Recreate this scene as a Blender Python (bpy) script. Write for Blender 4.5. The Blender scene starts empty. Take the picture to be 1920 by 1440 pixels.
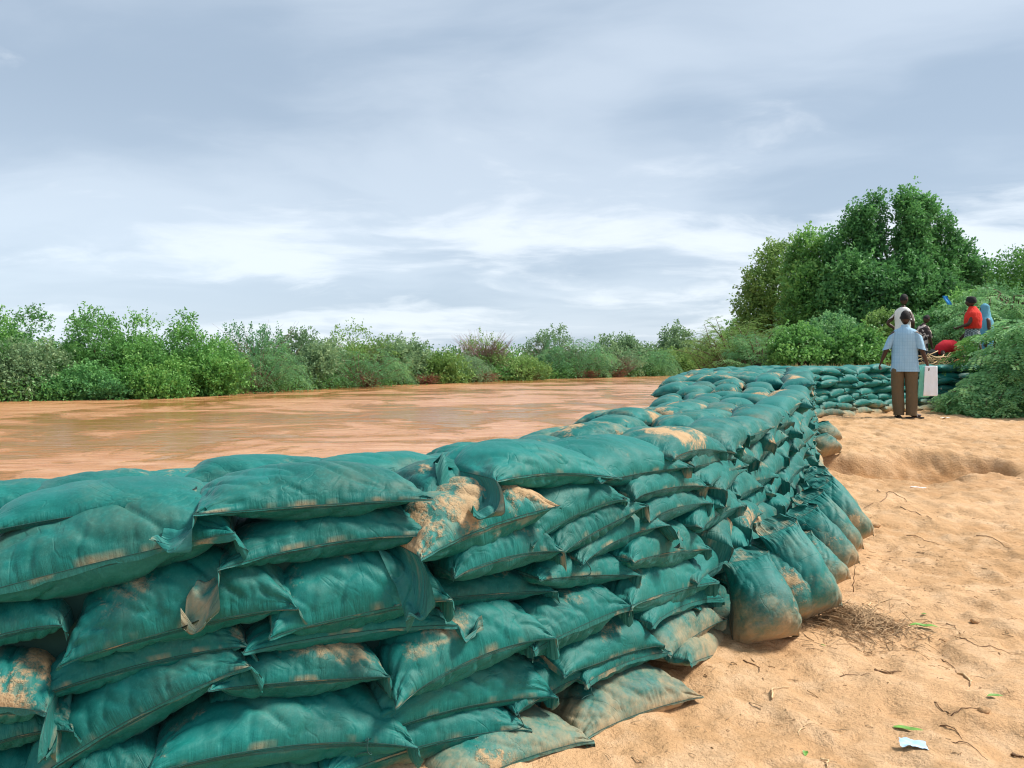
import bpy, math, random
import numpy as np
from mathutils import Vector, Matrix
random.seed(7)
RNG = np.random.default_rng(11)
SC = bpy.context.scene
COL = SC.collection
R = math.radians

# ------------------------------------------------------------------ camera
CAM_Z = 1.4
PITCH = R(2.09)
cd = bpy.data.cameras.new('camera')
cam = bpy.data.objects.new('camera', cd)
COL.objects.link(cam)
cam.location = (0, 0, CAM_Z)
cam.rotation_euler = (R(90) - PITCH, 0, 0)
cd.sensor_width = 36
cd.lens = 1423 / 1920 * 36
cd.clip_start = .05
cd.clip_end = 3000
SC.camera = cam
SC.cycles.filter_width = 1.15

# ------------------------------------------------------------------ light
SC.view_settings.view_transform = 'Standard'
SC.view_settings.look = 'None'
SC.view_settings.exposure = 0.90
SC.view_settings.gamma = 1
SUN_EL, SUN_AZ = R(52), R(84)          # azimuth measured from +Y towards +X
world = bpy.data.worlds.new('World')
SC.world = world
world.use_nodes = True


class N:
    """tiny helper round a node tree"""
    def __init__(s, nt):
        s.nt = nt
        s.L = nt.links

    def a(s, typ, ins=None, **kw):
        n = s.nt.nodes.new(typ)
        for k, v in kw.items():
            setattr(n, k, v)
        if ins:
            for k, v in ins.items():
                if hasattr(v, 'links') or hasattr(v, 'is_linked'):
                    s.L.new(v, n.inputs[k])
                else:
                    n.inputs[k].default_value = v
        return n

    def math(s, op, x, y=0., clamp=False, z=None):
        d = {0: x, 1: y}
        if z is not None:
            d[2] = z
        return s.a('ShaderNodeMath', d, operation=op, use_clamp=clamp).outputs[0]

    def noise(s, vec, scale, detail=3, rough=.55, dist=0.):
        return s.a('ShaderNodeTexNoise', {'Vector': vec, 'Scale': scale, 'Detail': detail, 'Roughness': rough,
                                          'Distortion': dist}).outputs[0]

    def ramp(s, fac, lo, hi, a=0., b=1.):
        return s.a('ShaderNodeMapRange', {'Value': fac, 'From Min': lo, 'From Max': hi, 'To Min': a, 'To Max': b},
                   interpolation_type='SMOOTHSTEP').outputs[0]

    def mix(s, fac, c1, c2, blend='MIX'):
        n = s.a('ShaderNodeMix', data_type='RGBA', blend_type=blend)
        for i, v in ((0, fac), (6, c1), (7, c2)):
            if hasattr(v, 'is_linked'):
                s.L.new(v, n.inputs[i])
            else:
                n.inputs[i].default_value = v if i == 0 else (tuple(v) + (1,))[:4]
        return n.outputs[2]

    def mapping(s, vec, scale=(1, 1, 1), rot=(0, 0, 0), loc=(0, 0, 0)):
        return s.a('ShaderNodeMapping', {'Vector': vec, 'Scale': scale, 'Rotation': rot, 'Location': loc}).outputs[0]


def build_world():
    n = N(world.node_tree)
    bg = world.node_tree.nodes['Background']
    sky = n.a('ShaderNodeTexSky', sky_type='NISHITA')
    sky.sun_disc = False
    sky.sun_elevation = SUN_EL
    sky.sun_rotation = SUN_AZ
    tc = n.a('ShaderNodeTexCoord').outputs['Generated']
    sp = n.a('ShaderNodeSeparateXYZ', {0: tc})
    zz = n.math('ADD', n.math('MAXIMUM', sp.outputs[2], 0.0), .16)
    px = n.math('DIVIDE', sp.outputs[0], zz)
    py = n.math('DIVIDE', sp.outputs[1], zz)
    v = n.a('ShaderNodeCombineXYZ', {0: px, 1: py, 2: 0.}).outputs[0]
    wv = n.a('ShaderNodeTexNoise', {'Vector': v, 'Scale': .8, 'Detail': 3}).outputs[1]
    vw = n.a('ShaderNodeVectorMath', {0: v, 1: n.a('ShaderNodeVectorMath', {0: wv, 3: .9}, operation='SCALE').outputs[0]}, operation='ADD').outputs[0]
    n1 = n.noise(n.mapping(vw, (.42, .62, 1), (0, 0, .12), (3.4, 1.3, 0)), 1.0, 7, .52, .2)
    n2 = n.noise(n.mapping(vw, (.50, .72, 1), (0, 0, .2), (5.7, 7.1, 2)), 1.0, 8, .56, .3)
    n3 = n.noise(n.mapping(vw, (1.3, 1.9, 1), (0, 0, -.1), (9.7, 2.4, 5)), 1., 6, .6)
    dark, mid, light = (.230, .290, .365), (.345, .400, .465), (.55, .58, .61)
    c = n.mix(n.ramp(n1, .40, .58), dark, mid)
    wh = n.ramp(n.math('ADD', n2, n.math('MULTIPLY', n.math('SUBTRACT', n3, .5), .55)), .49, .68)
    c = n.mix(n.math('MULTIPLY', wh, .80), c, light)
    # the cloud sheet thins and pales low down, most on the left
    el = n.ramp(sp.outputs[2], .02, .34, 1., 0.)
    side = n.ramp(sp.outputs[0], -.7, .25, 1., .35)
    c = n.mix(n.math('MULTIPLY', n.math('MULTIPLY', el, side), .60), c, (.46, .535, .61))
    nish = n.mix(1., sky.outputs[0], (.10, .10, .10), 'MULTIPLY')
    c = n.mix(.90, nish, c)
    n.L.new(c, bg.inputs[0])
    bg.inputs[1].default_value = 1.0


build_world()
sd = bpy.data.lights.new('sun', 'SUN')
sd.energy = 3.1
sd.angle = R(14)
sd.color = (1, .95, .87)
sun = bpy.data.objects.new('sun', sd)
COL.objects.link(sun)
_sd = Vector((math.sin(SUN_AZ) * math.cos(SUN_EL), math.cos(SUN_AZ) * math.cos(SUN_EL), math.sin(SUN_EL)))
sun.rotation_euler = _sd.to_track_quat('Z', 'Y').to_euler()


# ------------------------------------------------------------------ helpers
def tag(o, label=None, cat=None, group=None, kind=None):
    if label: o['label'] = label
    if cat: o['category'] = cat
    if group: o['group'] = group
    if kind: o['kind'] = kind
    return o


def mesh_np(name, co, faces, mat=None, smooth=True, attrs=None, uv=None):
    """co (n,3); faces: list of index arrays (k,3) / (k,4)"""
    me = bpy.data.meshes.new(name)
    co = np.ascontiguousarray(co, dtype=np.float32)
    me.vertices.add(len(co))
    me.vertices.foreach_set('co', co.ravel())
    if not isinstance(faces, (list, tuple)):
        faces = [faces]
    faces = [np.asarray(f, dtype=np.int32) for f in faces if len(f)]
    loops = np.concatenate([f.ravel() for f in faces])
    tot = np.concatenate([np.full(len(f), f.shape[1], np.int32) for f in faces])
    start = np.concatenate([[0], np.cumsum(tot)[:-1]]).astype(np.int32)
    me.loops.add(len(loops))
    me.loops.foreach_set('vertex_index', loops)
    me.polygons.add(len(tot))
    me.polygons.foreach_set('loop_start', start)
    me.polygons.foreach_set('loop_total', tot)
    me.polygons.foreach_set('use_smooth', np.full(len(tot), smooth, bool))
    if uv is not None:
        l = me.uv_layers.new(name='UVMap')
        l.data.foreach_set('uv', np.ascontiguousarray(uv[loops], dtype=np.float32).ravel())
    if attrs:
        for k, v in attrs.items():
            a = me.attributes.new(k, 'FLOAT', 'POINT')
            a.data.foreach_set('value', np.ascontiguousarray(v, dtype=np.float32))
    me.update(calc_edges=True)
    me.validate()
    if mat: me.materials.append(mat)
    return me


def obj(name, me, parent=None, loc=None):
    o = bpy.data.objects.new(name, me)
    COL.objects.link(o)
    if parent is not None: o.parent = parent
    if loc is not None: o.location = loc
    return o


def empty(name, loc, rz=0):
    o = bpy.data.objects.new(name, None)
    COL.objects.link(o)
    o.location = loc
    o.rotation_euler = (0, 0, rz)
    return o


def tube(path, rad, seg=6, cap=True):
    """path (n,3), rad scalar/array -> co, quads, tris"""
    P = np.asarray(path, float)
    n = len(P)
    rad = np.broadcast_to(np.asarray(rad, float), (n,))
    T = np.gradient(P, axis=0)
    T /= np.linalg.norm(T, axis=1, keepdims=True) + 1e-9
    up = np.array([0, 0, 1.]) if abs(T[:, 2]).mean() < .8 else np.array([1., 0, 0])
    A = np.cross(T, up)
    A /= np.linalg.norm(A, axis=1, keepdims=True) + 1e-9
    Bv = np.cross(T, A)
    an = np.arange(seg) / seg * 2 * np.pi
    co = P[:, None] + rad[:, None, None] * (np.cos(an)[None, :, None] * A[:, None] + np.sin(an)[None, :, None] * Bv[:, None])
    co = co.reshape(-1, 3)
    i = np.arange(n - 1)[:, None] * seg
    j = np.arange(seg)[None]
    q = np.stack([i + j, i + (j + 1) % seg, i + seg + (j + 1) % seg, i + seg + j], -1).reshape(-1, 4)
    tri = np.zeros((0, 3), int)
    if cap:
        co = np.vstack([co, P[0], P[-1]])
        k = n * seg
        jj = np.arange(seg)
        t1 = np.stack([np.full(seg, k), (jj + 1) % seg, jj], -1)
        b = (n - 1) * seg
        t2 = np.stack([np.full(seg, k + 1), b + jj, b + (jj + 1) % seg], -1)
        tri = np.vstack([t1, t2])
    return co, q, tri


def join(parts):
    """parts: list of (co,q,t) -> one"""
    C, Q, T, k = [], [], [], 0
    for co, q, t in parts:
        C.append(co)
        if len(q): Q.append(np.asarray(q) + k)
        if len(t): T.append(np.asarray(t) + k)
        k += len(co)
    return (np.vstack(C), np.vstack(Q) if Q else np.zeros((0, 4), int), np.vstack(T) if T else np.zeros((0, 3), int))


def sstep(a, b, x):
    t = np.clip((x - a) / (b - a), 0, 1)
    return t * t * (3 - 2 * t)


def vnoise(x, y, seed=0):
    """2-d value noise, arrays"""
    xi = np.floor(x).astype(np.int64); yi = np.floor(y).astype(np.int64)
    fx = x - xi; fy = y - yi
    fx = fx * fx * (3 - 2 * fx); fy = fy * fy * (3 - 2 * fy)

    def h(a, b):
        v = (a * 374761393 + b * 668265263 + seed * 2147483) & 0x7fffffff
        v = ((v ^ (v >> 13)) * 1274126177) & 0x7fffffff
        return ((v ^ (v >> 16)) & 0xffff) / 65535.
    return (h(xi, yi) * (1 - fx) + h(xi + 1, yi) * fx) * (1 - fy) + (h(xi, yi + 1) * (1 - fx) + h(xi + 1, yi + 1) * fx) * fy


def fbm(x, y, oct=4, seed=0, g=.5):
    s = 0.; a = 1.; t = 0.
    for o in range(oct):
        s = s + a * vnoise(x * 2 ** o + 17.3 * o, y * 2 ** o + 5.1 * o, seed + o)
        t += a
        a *= g
    return s / t


# picture ray -> world (used only to survey the place)
def ray(u, v):
    x = (u - 960) / 1423; y = (720 - v) / 1423
    c, s = math.cos(PITCH), math.sin(PITCH)
    return np.array([x, c + y * s, y * c - s])


def at_z(u, v, z):
    d = ray(u, v)
    t = (z - CAM_Z) / d[2]
    return np.array([0, 0, CAM_Z]) + d * t


def at_y(u, v, y):
    d = ray(u, v)
    return np.array([0, 0, CAM_Z]) + d * (y / d[1])


# ------------------------------------------------------------------ plan of the place
FACE = np.array([(-4.6, .9), (-3.2, 1.40), (-1.5, 1.92), (-.5, 2.24), (.1, 2.62), (.72, 3.22), (1.15, 3.95), (1.75, 5.05), (2.5, 6.5),
                 (3.15, 8.0), (3.8, 9.6), (4.45, 11.3), (4.95, 12.7), (5.25, 13.2), (5.9, 13.65), (7.2, 14.5), (9.2, 15.4), (12.5, 16.5)])
BACK = np.array([(-5.2, 2.1), (-3.4, 2.3), (-1.8, 2.72), (-1.25, 3.17), (-.63, 3.45), (.12, 4.45), (1.32, 6.75), (1.62, 8.0), (2.2, 10.3), (2.9, 12.8),
                 (4.0, 15.0), (5.5, 16.1), (7.2, 16.6), (9.2, 17.0), (12.5, 17.9)])
NEARBANK = np.array([(-30, -6), (-12, -1.5), (-5.2, 2.5), (-3.4, 2.7), (-1.9, 3.1), (-1.3, 3.6), (-.7, 3.95), (.0, 4.95), (1.15, 7.2), (1.6, 9.5), (2.45, 12.5), (3.9, 16.9),
                     (5.2, 21), (8.5, 30), (14, 45), (27, 80), (60, 160), (220, 500)])
FARBANK = np.array([(-400, -120), (-100, -5), (-42, 24), (-24.5, 36), (-16.6, 42), (-8.2, 58), (2.5, 72), (17, 85), (45, 125), (90, 220), (260, 640)])


def sdist(P, x, y):
    """signed distance to polyline P, positive to the LEFT of its direction"""
    x = np.asarray(x, float); y = np.asarray(y, float)
    best = np.full(x.shape, 1e9); sg = np.ones(x.shape)
    for (ax, ay), (bx, by) in zip(P[:-1], P[1:]):
        dx, dy = bx - ax, by - ay
        L = dx * dx + dy * dy
        t = np.clip(((x - ax) * dx + (y - ay) * dy) / L, 0, 1)
        ex = x - ax - t * dx; ey = y - ay - t * dy
        d = np.sqrt(ex * ex + ey * ey)
        cr = dx * ey - dy * ex
        m = d < best - 1e-9
        best = np.where(m, d, best); sg = np.where(m, np.where(cr >= 0, 1., -1.), sg)
    return best * sg


class Curve:
    def __init__(s, P):
        # smooth by Catmull-Rom
        Q = []
        for i in range(len(P) - 1):
            p0 = P[max(i - 1, 0)]; p1 = P[i]; p2 = P[i + 1]; p3 = P[min(i + 2, len(P) - 1)]
            for t in np.linspace(0, 1, 9)[:-1]:
                Q.append(.5 * ((2 * p1) + (p2 - p0) * t + (2 * p0 - 5 * p1 + 4 * p2 - p3) * t * t + (3 * p1 - p0 - 3 * p2 + p3) * t ** 3))
        Q.append(P[-1])
        s.P = np.array(Q)
        s.S = np.concatenate([[0], np.cumsum(np.linalg.norm(np.diff(s.P, axis=0), axis=1))])

    def at(s, t):
        return np.array([np.interp(t, s.S, s.P[:, 0]), np.interp(t, s.S, s.P[:, 1])])

    def tan(s, t):
        d = s.at(t + .12) - s.at(t - .12)
        return d / (np.linalg.norm(d) + 1e-9)

    def hit(s, d):
        """first crossing of the ray from the origin along plan direction d -> (distance factor, s)"""
        best = None
        for i in range(len(s.P) - 1):
            a = s.P[i]; e = s.P[i + 1] - a
            det = -d[0] * e[1] + d[1] * e[0]
            if abs(det) < 1e-9: continue
            t = (-a[0] * e[1] + a[1] * e[0]) / det
            w = (d[0] * a[1] - d[1] * a[0]) / det
            if t > 0 and -1e-6 <= w <= 1 + 1e-6:
                if best is None or t < best[0]: best = (t, s.S[i] + w * (s.S[i + 1] - s.S[i]))
        return best

    def near(s, x, y):
        k = np.argmin((s.P[:, 0] - x) ** 2 + (s.P[:, 1] - y) ** 2)
        return s.S[k]


CF, CB = Curve(FACE), Curve(BACK)


def ztop(y):
    return float(np.interp(y, [0, 3, 4.4, 6.5, 7.9, 8.4, 9.5, 12, 14, 17], [.97, .97, 1.0, 1.04, 1.05, 1.13, 1.17, 1.18, 1.2, 1.2]))


def at_face(u, v, inset=0.):
    d = ray(u, v)
    h = CF.hit(d[:2])
    p = np.array([0, 0, CAM_Z]) + d * h[0]
    return p, h[1]


PIT_MASK = {}


def ground_z(x, y):
    x = np.asarray(x, float); y = np.asarray(y, float)
    z = .30 * sstep(4.5, 12.5, y) * np.ones_like(x)
    # broken hollow in the sand on the right
    ex = (x - 5.6) / 2.3
    lip = 9.0 + .35 * (fbm(x * .9, y * .0 + 3, 3, 5) - .5) * 2 - .25 * ex
    pit = sstep(-1.35, -.55, ex) * (1 - sstep(1.6, 2.2, ex)) * sstep(7.1, 7.9, y - .1 * np.sin(x * 3)) * (1 - sstep(-.15, .25, y - lip - 1.1 * (fbm(x * 1.3, y * 1.3, 3, 9) - .5))) * (.35 + .65 * sstep(.38, .55, fbm(x * .8 + 4, y * .9, 3, 19)))
    z = z - (.24 + .10 * (fbm(x * 3, y * 3, 3, 12) - .5)) * pit + .05 * (fbm(x * 8, y * 8, 3, 51) - .5) * pit
    PIT_MASK['v'] = pit
    z = z + .05 * sstep(8.4, 9.2, y) * (1 - sstep(9.4, 11, y)) * sstep(3.6, 4.6, x)
    # soft dunes, prints and clods
    z = z + .07 * (fbm(x * .45, y * .45, 3, 2) - .5) + .035 * (fbm(x * 1.7, y * 1.7, 3, 3) - .5)
    pr = fbm(x * 4.6, y * 4.2, 3, 21, .55)
    z = z + .028 * (sstep(.35, .58, pr) - .5) + .016 * (sstep(.45, .6, fbm(x * 9, y * 8, 3, 25)) - .5)
    z = z + .016 * (fbm(x * 17, y * 17, 3, 31, .6) - .5)
    # drift against the foot of the wall
    df = sdist(FACE, x, y)
    z = z + .05 * np.exp(-np.maximum(-df, 0) / .22) * (y < 30)
    # under and behind the wall
    behind = sstep(.6, 1.2, df) * sstep(12.5, 14.8, y) * sstep(.2, 1.6, -sdist(NEARBANK, x, y))
    z = z * (1 - behind) + behind * (1.0 - .30 * sstep(16.9, 18.5, y - .28 * (x - 7)) + .12 * (fbm(x * .6, y * .6, 3, 8) - .5))
    nb = sdist(NEARBANK, x, y)
    fb = sdist(FARBANK, x, y)
    nbn = nb + .25 * (fbm(x * .5, y * .5, 3, 15) - .5)
    ch = sstep(-.25, 2.6, nbn)
    bot = -1.9
    z = z * (1 - ch) + bot * ch
    fbn = fb + 1.2 * (fbm(x * .25, y * .25, 3, 16) - .5)
    f2 = sstep(-1.6, 6.0, fbn)
    z = z * (1 - f2) + (.15 + .5 * (fbm(x * .1, y * .1, 2, 4) - .5)) * f2
    return z


# ------------------------------------------------------------------ materials
def new_mat(name):
    m = bpy.data.materials.new(name)
    m.use_nodes = True
    b = m.node_tree.nodes['Principled BSDF']
    return m, N(m.node_tree), b


def simple(name, col, rough=.7, var=.15, scale=8, bump=0., bscale=60, spec=.4, metal=0.):
    m, n, b = new_mat(name)
    tc = n.a('ShaderNodeTexCoord').outputs['Object']
    f = n.noise(tc, scale, 4)
    c = n.mix(n.ramp(f, .3, .7), tuple(x * (1 - var) for x in col), tuple(min(1, x * (1 + var)) for x in col))
    n.L.new(c, b.inputs['Base Color'])
    b.inputs['Roughness'].default_value = rough
    b.inputs['Specular IOR Level'].default_value = spec
    b.inputs['Metallic'].default_value = metal
    if bump:
        h = n.noise(tc, bscale, 3)
        n.L.new(n.a('ShaderNodeBump', {'Height': h, 'Strength': bump, 'Distance': .01}).outputs[0], b.inputs['Normal'])
    return m


def fabric_mat(name, hem=False):
    m, n, b = new_mat(name)
    uv = n.a('ShaderNodeUVMap', uv_map='UVMap').outputs[0]
    oi = n.a('ShaderNodeObjectInfo')
    rnd = oi.outputs['Random']
    geo = n.a('ShaderNodeNewGeometry')
    pos = geo.outputs['Position']; nor = geo.outputs['Normal']
    edge = n.a('ShaderNodeAttribute', attribute_name='edge').outputs['Fac']
    stain = n.a('ShaderNodeAttribute', attribute_name='stain', attribute_type='OBJECT').outputs['Fac']
    off = n.a('ShaderNodeCombineXYZ', {0: n.math('MULTIPLY', rnd, 31.), 1: n.math('MULTIPLY', rnd, 57.), 2: n.math('MULTIPLY', rnd, 11.)}).outputs[0]
    uvo = n.a('ShaderNodeVectorMath', {0: uv, 1: off}, operation='ADD').outputs[0]
    # cloth colour
    base = n.mix(rnd, (.0008, .100, .085), (.002, .143, .123))
    base = n.mix(n.math('MULTIPLY', n.ramp(n.noise(uvo, 5, 4, .6), .35, .75), .6), base, (.006, .185, .165))
    base = n.mix(n.math('MULTIPLY', n.ramp(n.noise(uvo, 90, 3, .7), .45, .75), .28), base, (.03, .26, .23))
    # bleached, chafed bands
    base = n.mix(n.math('MULTIPLY', n.ramp(n.noise(uvo, 2.4, 5, .65, .4), .52, .74), .22), base, (.05, .29, .26))
    # sand
    sand = n.mix(n.noise(pos, 40, 3), (.42, .27, .14), (.55, .37, .205))
    sp = n.a('ShaderNodeSeparateXYZ', {0: pos})
    hgt = n.math('SUBTRACT', sp.outputs[2], n.math('MULTIPLY', n.math('SUBTRACT', sp.outputs[1], 4.5), .034))
    nb = n.noise(pos, 6, 5, .65)
    fine = n.noise(pos, 70, 3, .7)
    low = n.ramp(n.math('ADD', n.math('SUBTRACT', hgt, n.math('ADD', n.math('MULTIPLY', nb, .50), n.math('MULTIPLY', stain, .30))), n.math('MULTIPLY', fine, .14)), -.24, .08, .88, 0.)
    nz = n.a('ShaderNodeSeparateXYZ', {0: nor}).outputs[2]
    up = n.ramp(nz, .25, .85)
    pm = n.math('ADD', n.noise(uvo, 3.1, 4, .6), n.math('MULTIPLY', n.math('SUBTRACT', fine, .5), .22))
    patch = n.math('MULTIPLY', n.ramp(pm, .60, .74, 0., .75), up)
    thr = n.math('SUBTRACT', pm, n.math('MULTIPLY', stain, .17))
    thr2 = n.math('ADD', pm, n.math('MULTIPLY', stain, .15))
    st = n.math('MULTIPLY', n.math('MULTIPLY', n.ramp(thr2, .62, .72, 0., .92), n.ramp(stain, 0., .2)), n.ramp(nz, -.45, .1))
    haze = n.math('MULTIPLY', n.ramp(n.noise(uvo, 4.3, 5, .7), .45, .8), n.math('ADD', .12, n.math('MULTIPLY', stain, .55)))
    dust = n.math('MAXIMUM', n.math('MAXIMUM', low, patch), n.math('MAXIMUM', st, n.math('MULTIPLY', haze, n.ramp(nz, -.3, .7))))
    seamd = n.math('MULTIPLY', n.ramp(edge, 0., .012, 1., 0.), n.ramp(n.noise(uvo, 9, 3), .52, .72, 0., .6))
    if hem:
        seamd = n.math('MULTIPLY', n.ramp(n.noise(uvo, 7, 4, .6), .52, .70, 0., .7), 1.)
    dust = n.math('MAXIMUM', dust, seamd, clamp=True)
    c = n.mix(dust, base, sand)
    if hem:
        c = n.mix(.12, c, (.09, .24, .22))
    n.L.new(c, b.inputs['Base Color'])
    n.L.new(n.ramp(dust, 0., 1., .56, .92), b.inputs['Roughness'])
    b.inputs['Specular IOR Level'].default_value = .28
    b.inputs['Sheen Weight'].default_value = .07
    b.inputs['Sheen Roughness'].default_value = .35
    b.inputs['Sheen Tint'].default_value = (.75, .95, 1, 1)
    # relief: weave, crumple, gathers at the seams
    w1 = n.noise(n.mapping(uvo, (900, 230, 1)), 1, 1)
    w2 = n.noise(n.mapping(uvo, (230, 900, 1)), 1, 1)
    weave = n.math('MULTIPLY', n.math('ADD', w1, w2), .00045)
    cr = n.math('ADD', n.math('MULTIPLY', n.noise(uvo, 8, 5, .55, .7), .0055), n.math('MULTIPLY', n.ramp(n.math('ABSOLUTE', n.math('SUBTRACT', n.noise(uvo, 4.5, 3, .5, 1.2), .5)), 0., .03, 0., 1.), .0010))
    g1 = n.noise(n.mapping(uvo, (5, 42, 1)), 1, 3, .6, .4)
    g2 = n.noise(n.mapping(uvo, (46, 6, 1)), 1, 3, .6, .4)
    endm = n.a('ShaderNodeAttribute', attribute_name='enddist').outputs['Fac']
    sidem = n.a('ShaderNodeAttribute', attribute_name='sidedist').outputs['Fac']
    ga = n.math('MULTIPLY', n.math('MULTIPLY', g1, n.ramp(endm, 0., .13, 1., .0)), .014)
    gb = n.math('MULTIPLY', n.math('MULTIPLY', g2, n.ramp(sidem, 0., .05, 1., .0)), .006)
    h = n.math('ADD', n.math('ADD', weave, cr), n.math('ADD', ga, gb))
    h = n.math('ADD', h, n.math('MULTIPLY', n.math('MULTIPLY', dust, fine), .006))
    bm = n.a('ShaderNodeBump', {'Height': h, 'Strength': .85, 'Distance': 1.0})
    n.L.new(bm.outputs[0], b.inputs['Normal'])
    return m


def ground_mat():
    m, n, b = new_mat('sand_soil')
    pos = n.a('ShaderNodeNewGeometry').outputs['Position']
    big = n.noise(pos, .7, 4, .55)
    med = n.noise(pos, 5, 5, .6, .3)
    fine = n.noise(pos, 45, 4, .65)
    c = n.mix(n.ramp(big, .35, .65), (.50, .30, .150), (.585, .365, .198))
    c = n.mix(n.math('MULTIPLY', n.ramp(med, .42, .72), .55), c, (.70, .49, .31))
    c = n.mix(n.math('MULTIPLY', n.ramp(n.noise(pos, 2.1, 6, .7, .5), .55, .75), .45), c, (.46, .24, .10))
    # specks of straw, bark and dry leaf lying in the sand
    sp = n.noise(n.mapping(pos, (60, 150, 60), (0, 0, .5)), 1, 3, .7)
    sp2 = n.noise(n.mapping(pos, (140, 50, 60), (0, 0, .3)), 1, 3, .7)
    cl = n.ramp(n.noise(pos, 1.6, 4, .6), .38, .68, .05, 1.)
    k = n.math('MULTIPLY', n.math('MAXIMUM', n.ramp(sp, .60, .65), n.ramp(sp2, .60, .65)), cl)
    c = n.mix(n.math('MULTIPLY', k, .8), c, (.20, .11, .05))
    gr = n.noise(pos, 120, 2, .8)
    c = n.mix(n.math('MULTIPLY', n.ramp(gr, .55, .68), .60), c, (.30, .17, .08))
    pit_f = n.a('ShaderNodeAttribute', attribute_name='pit_mask').outputs['Fac']
    c = n.mix(n.math('MULTIPLY', pit_f, n.ramp(n.noise(pos, 3.5, 5, .65), .35, .60, .35, .95)), c, (.33, .17, .07))  # sand turns darker brown inside the hollow
    s3 = n.a('ShaderNodeSeparateXYZ', {0: pos})
    wet = n.ramp(s3.outputs[2], -.75, -.25, 1., 0.)
    c = n.mix(n.math('MULTIPLY', wet, .9), c, (.20, .10, .045))
    far = n.ramp(s3.outputs[1], 18, 30)
    c = n.mix(n.math('MULTIPLY', far, .85), c, (.13, .11, .045))
    n.L.new(c, b.inputs['Base Color'])
    b.inputs['Roughness'].default_value = .95
    b.inputs['Specular IOR Level'].default_value = .15
    h = n.math('ADD', n.math('MULTIPLY', fine, .016), n.math('MULTIPLY', n.noise(pos, 170, 3, .7), .006))
    h = n.math('ADD', h, n.math('MULTIPLY', n.noise(n.mapping(pos, (9, 16, 9), (0, 0, .5)), 1, 4, .6, .6), .028))
    n.L.new(n.a('ShaderNodeBump', {'Height': h, 'Strength': .8, 'Distance': 1.}).outputs[0], b.inputs['Normal'])
    return m


def water_mat():
    m, n, b = new_mat('muddy_water')
    pos = n.a('ShaderNodeNewGeometry').outputs['Position']
    rot = (0, 0, -.55)
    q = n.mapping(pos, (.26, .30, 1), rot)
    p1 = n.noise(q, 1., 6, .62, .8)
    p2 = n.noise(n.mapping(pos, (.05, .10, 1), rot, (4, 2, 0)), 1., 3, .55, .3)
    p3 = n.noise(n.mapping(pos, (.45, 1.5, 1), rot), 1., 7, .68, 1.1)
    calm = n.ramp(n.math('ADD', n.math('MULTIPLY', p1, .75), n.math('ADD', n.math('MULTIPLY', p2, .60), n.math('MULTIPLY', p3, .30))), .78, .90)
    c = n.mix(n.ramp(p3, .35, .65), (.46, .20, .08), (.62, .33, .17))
    c = n.mix(n.math('MULTIPLY', calm, .70), c, (.34, .145, .03))  # ochre patches: missing sky reflection put into the water colour
    n.L.new(c, b.inputs['Base Color'])
    n.L.new(n.ramp(calm, 0., 1., .22, .07), b.inputs['Roughness'])
    b.inputs['IOR'].default_value = 1.33
    b.inputs['Specular IOR Level'].default_value = .5
    h1 = n.noise(n.mapping(pos, (.35, 1.25, 1), rot), 1., 7, .66, 1.2)
    h2 = n.noise(n.mapping(pos, (3.2, 6, 1), rot), 1., 4, .6, .3)
    h = n.math('ADD', n.math('MULTIPLY', h1, .15), n.math('MULTIPLY', h2, .035))
    h = n.math('MULTIPLY', h, n.ramp(calm, 0., 1., 1., .30))
    n.L.new(n.a('ShaderNodeBump', {'Height': h, 'Strength': .7, 'Distance': 1.}).outputs[0], b.inputs['Normal'])
    return m


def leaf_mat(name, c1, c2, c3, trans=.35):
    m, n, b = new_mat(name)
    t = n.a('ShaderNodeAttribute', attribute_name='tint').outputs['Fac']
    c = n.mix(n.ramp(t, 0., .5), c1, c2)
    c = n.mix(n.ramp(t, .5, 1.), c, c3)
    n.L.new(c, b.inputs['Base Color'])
    b.inputs['Roughness'].default_value = .5
    b.inputs['Specular IOR Level'].default_value = .35
    tr = n.a('ShaderNodeBsdfTranslucent', {'Color': n.mix(.5, c, c3)})
    mx = n.a('ShaderNodeMixShader', {0: trans, 1: b.outputs[0], 2: tr.outputs[0]})
    out = [q for q in m.node_tree.nodes if q.type == 'OUTPUT_MATERIAL'][0]
    n.L.new(mx.outputs[0], out.inputs[0])
    return m


M = {}
M['fabric'] = fabric_mat('green_sack_cloth')
M['hem'] = fabric_mat('green_sack_hem', True)
M['thread'] = simple('dark_thread', (.015, .07, .062), .8)
M['ground'] = ground_mat()
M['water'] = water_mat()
M['bark'] = simple('bark', (.13, .09, .055), .9, .3, 20, .6)
M['deadwood'] = simple('dead_twigs', (.30, .19, .16), .9, .3, 12)
M['rootwood'] = simple('reddish_roots', (.22, .10, .055), .9, .3, 6)
M['leaf_dark'] = leaf_mat('leaf_dark', (.04, .145, .050), (.085, .26, .080), (.20, .46, .14))
M['leaf_mid'] = leaf_mat('leaf_mid', (.06, .17, .045), (.125, .33, .08), (.26, .50, .13))
M['leaf_olive'] = leaf_mat('leaf_olive', (.09, .18, .045), (.18, .33, .08), (.30, .46, .13))
M['leaf_frond'] = leaf_mat('leaf_frond', (.055, .17, .075), (.12, .32, .13), (.26, .48, .18))
M['leaf_mesquite'] = leaf_mat('leaf_mesquite', (.11, .28, .12), (.22, .48, .20), (.42, .66, .28))
M['leaf_far'] = leaf_mat('leaf_far', (.11, .21, .10), (.20, .34, .17), (.31, .44, .21))  # paler, greyer greens with some distance haze put into the colour
M['leaf_bright'] = leaf_mat('leaf_bright', (.055, .185, .040), (.115, .32, .065), (.24, .46, .11))
M['drygrass'] = leaf_mat('dry_grass', (.22, .18, .06), (.38, .30, .12), (.50, .42, .20))
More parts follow.
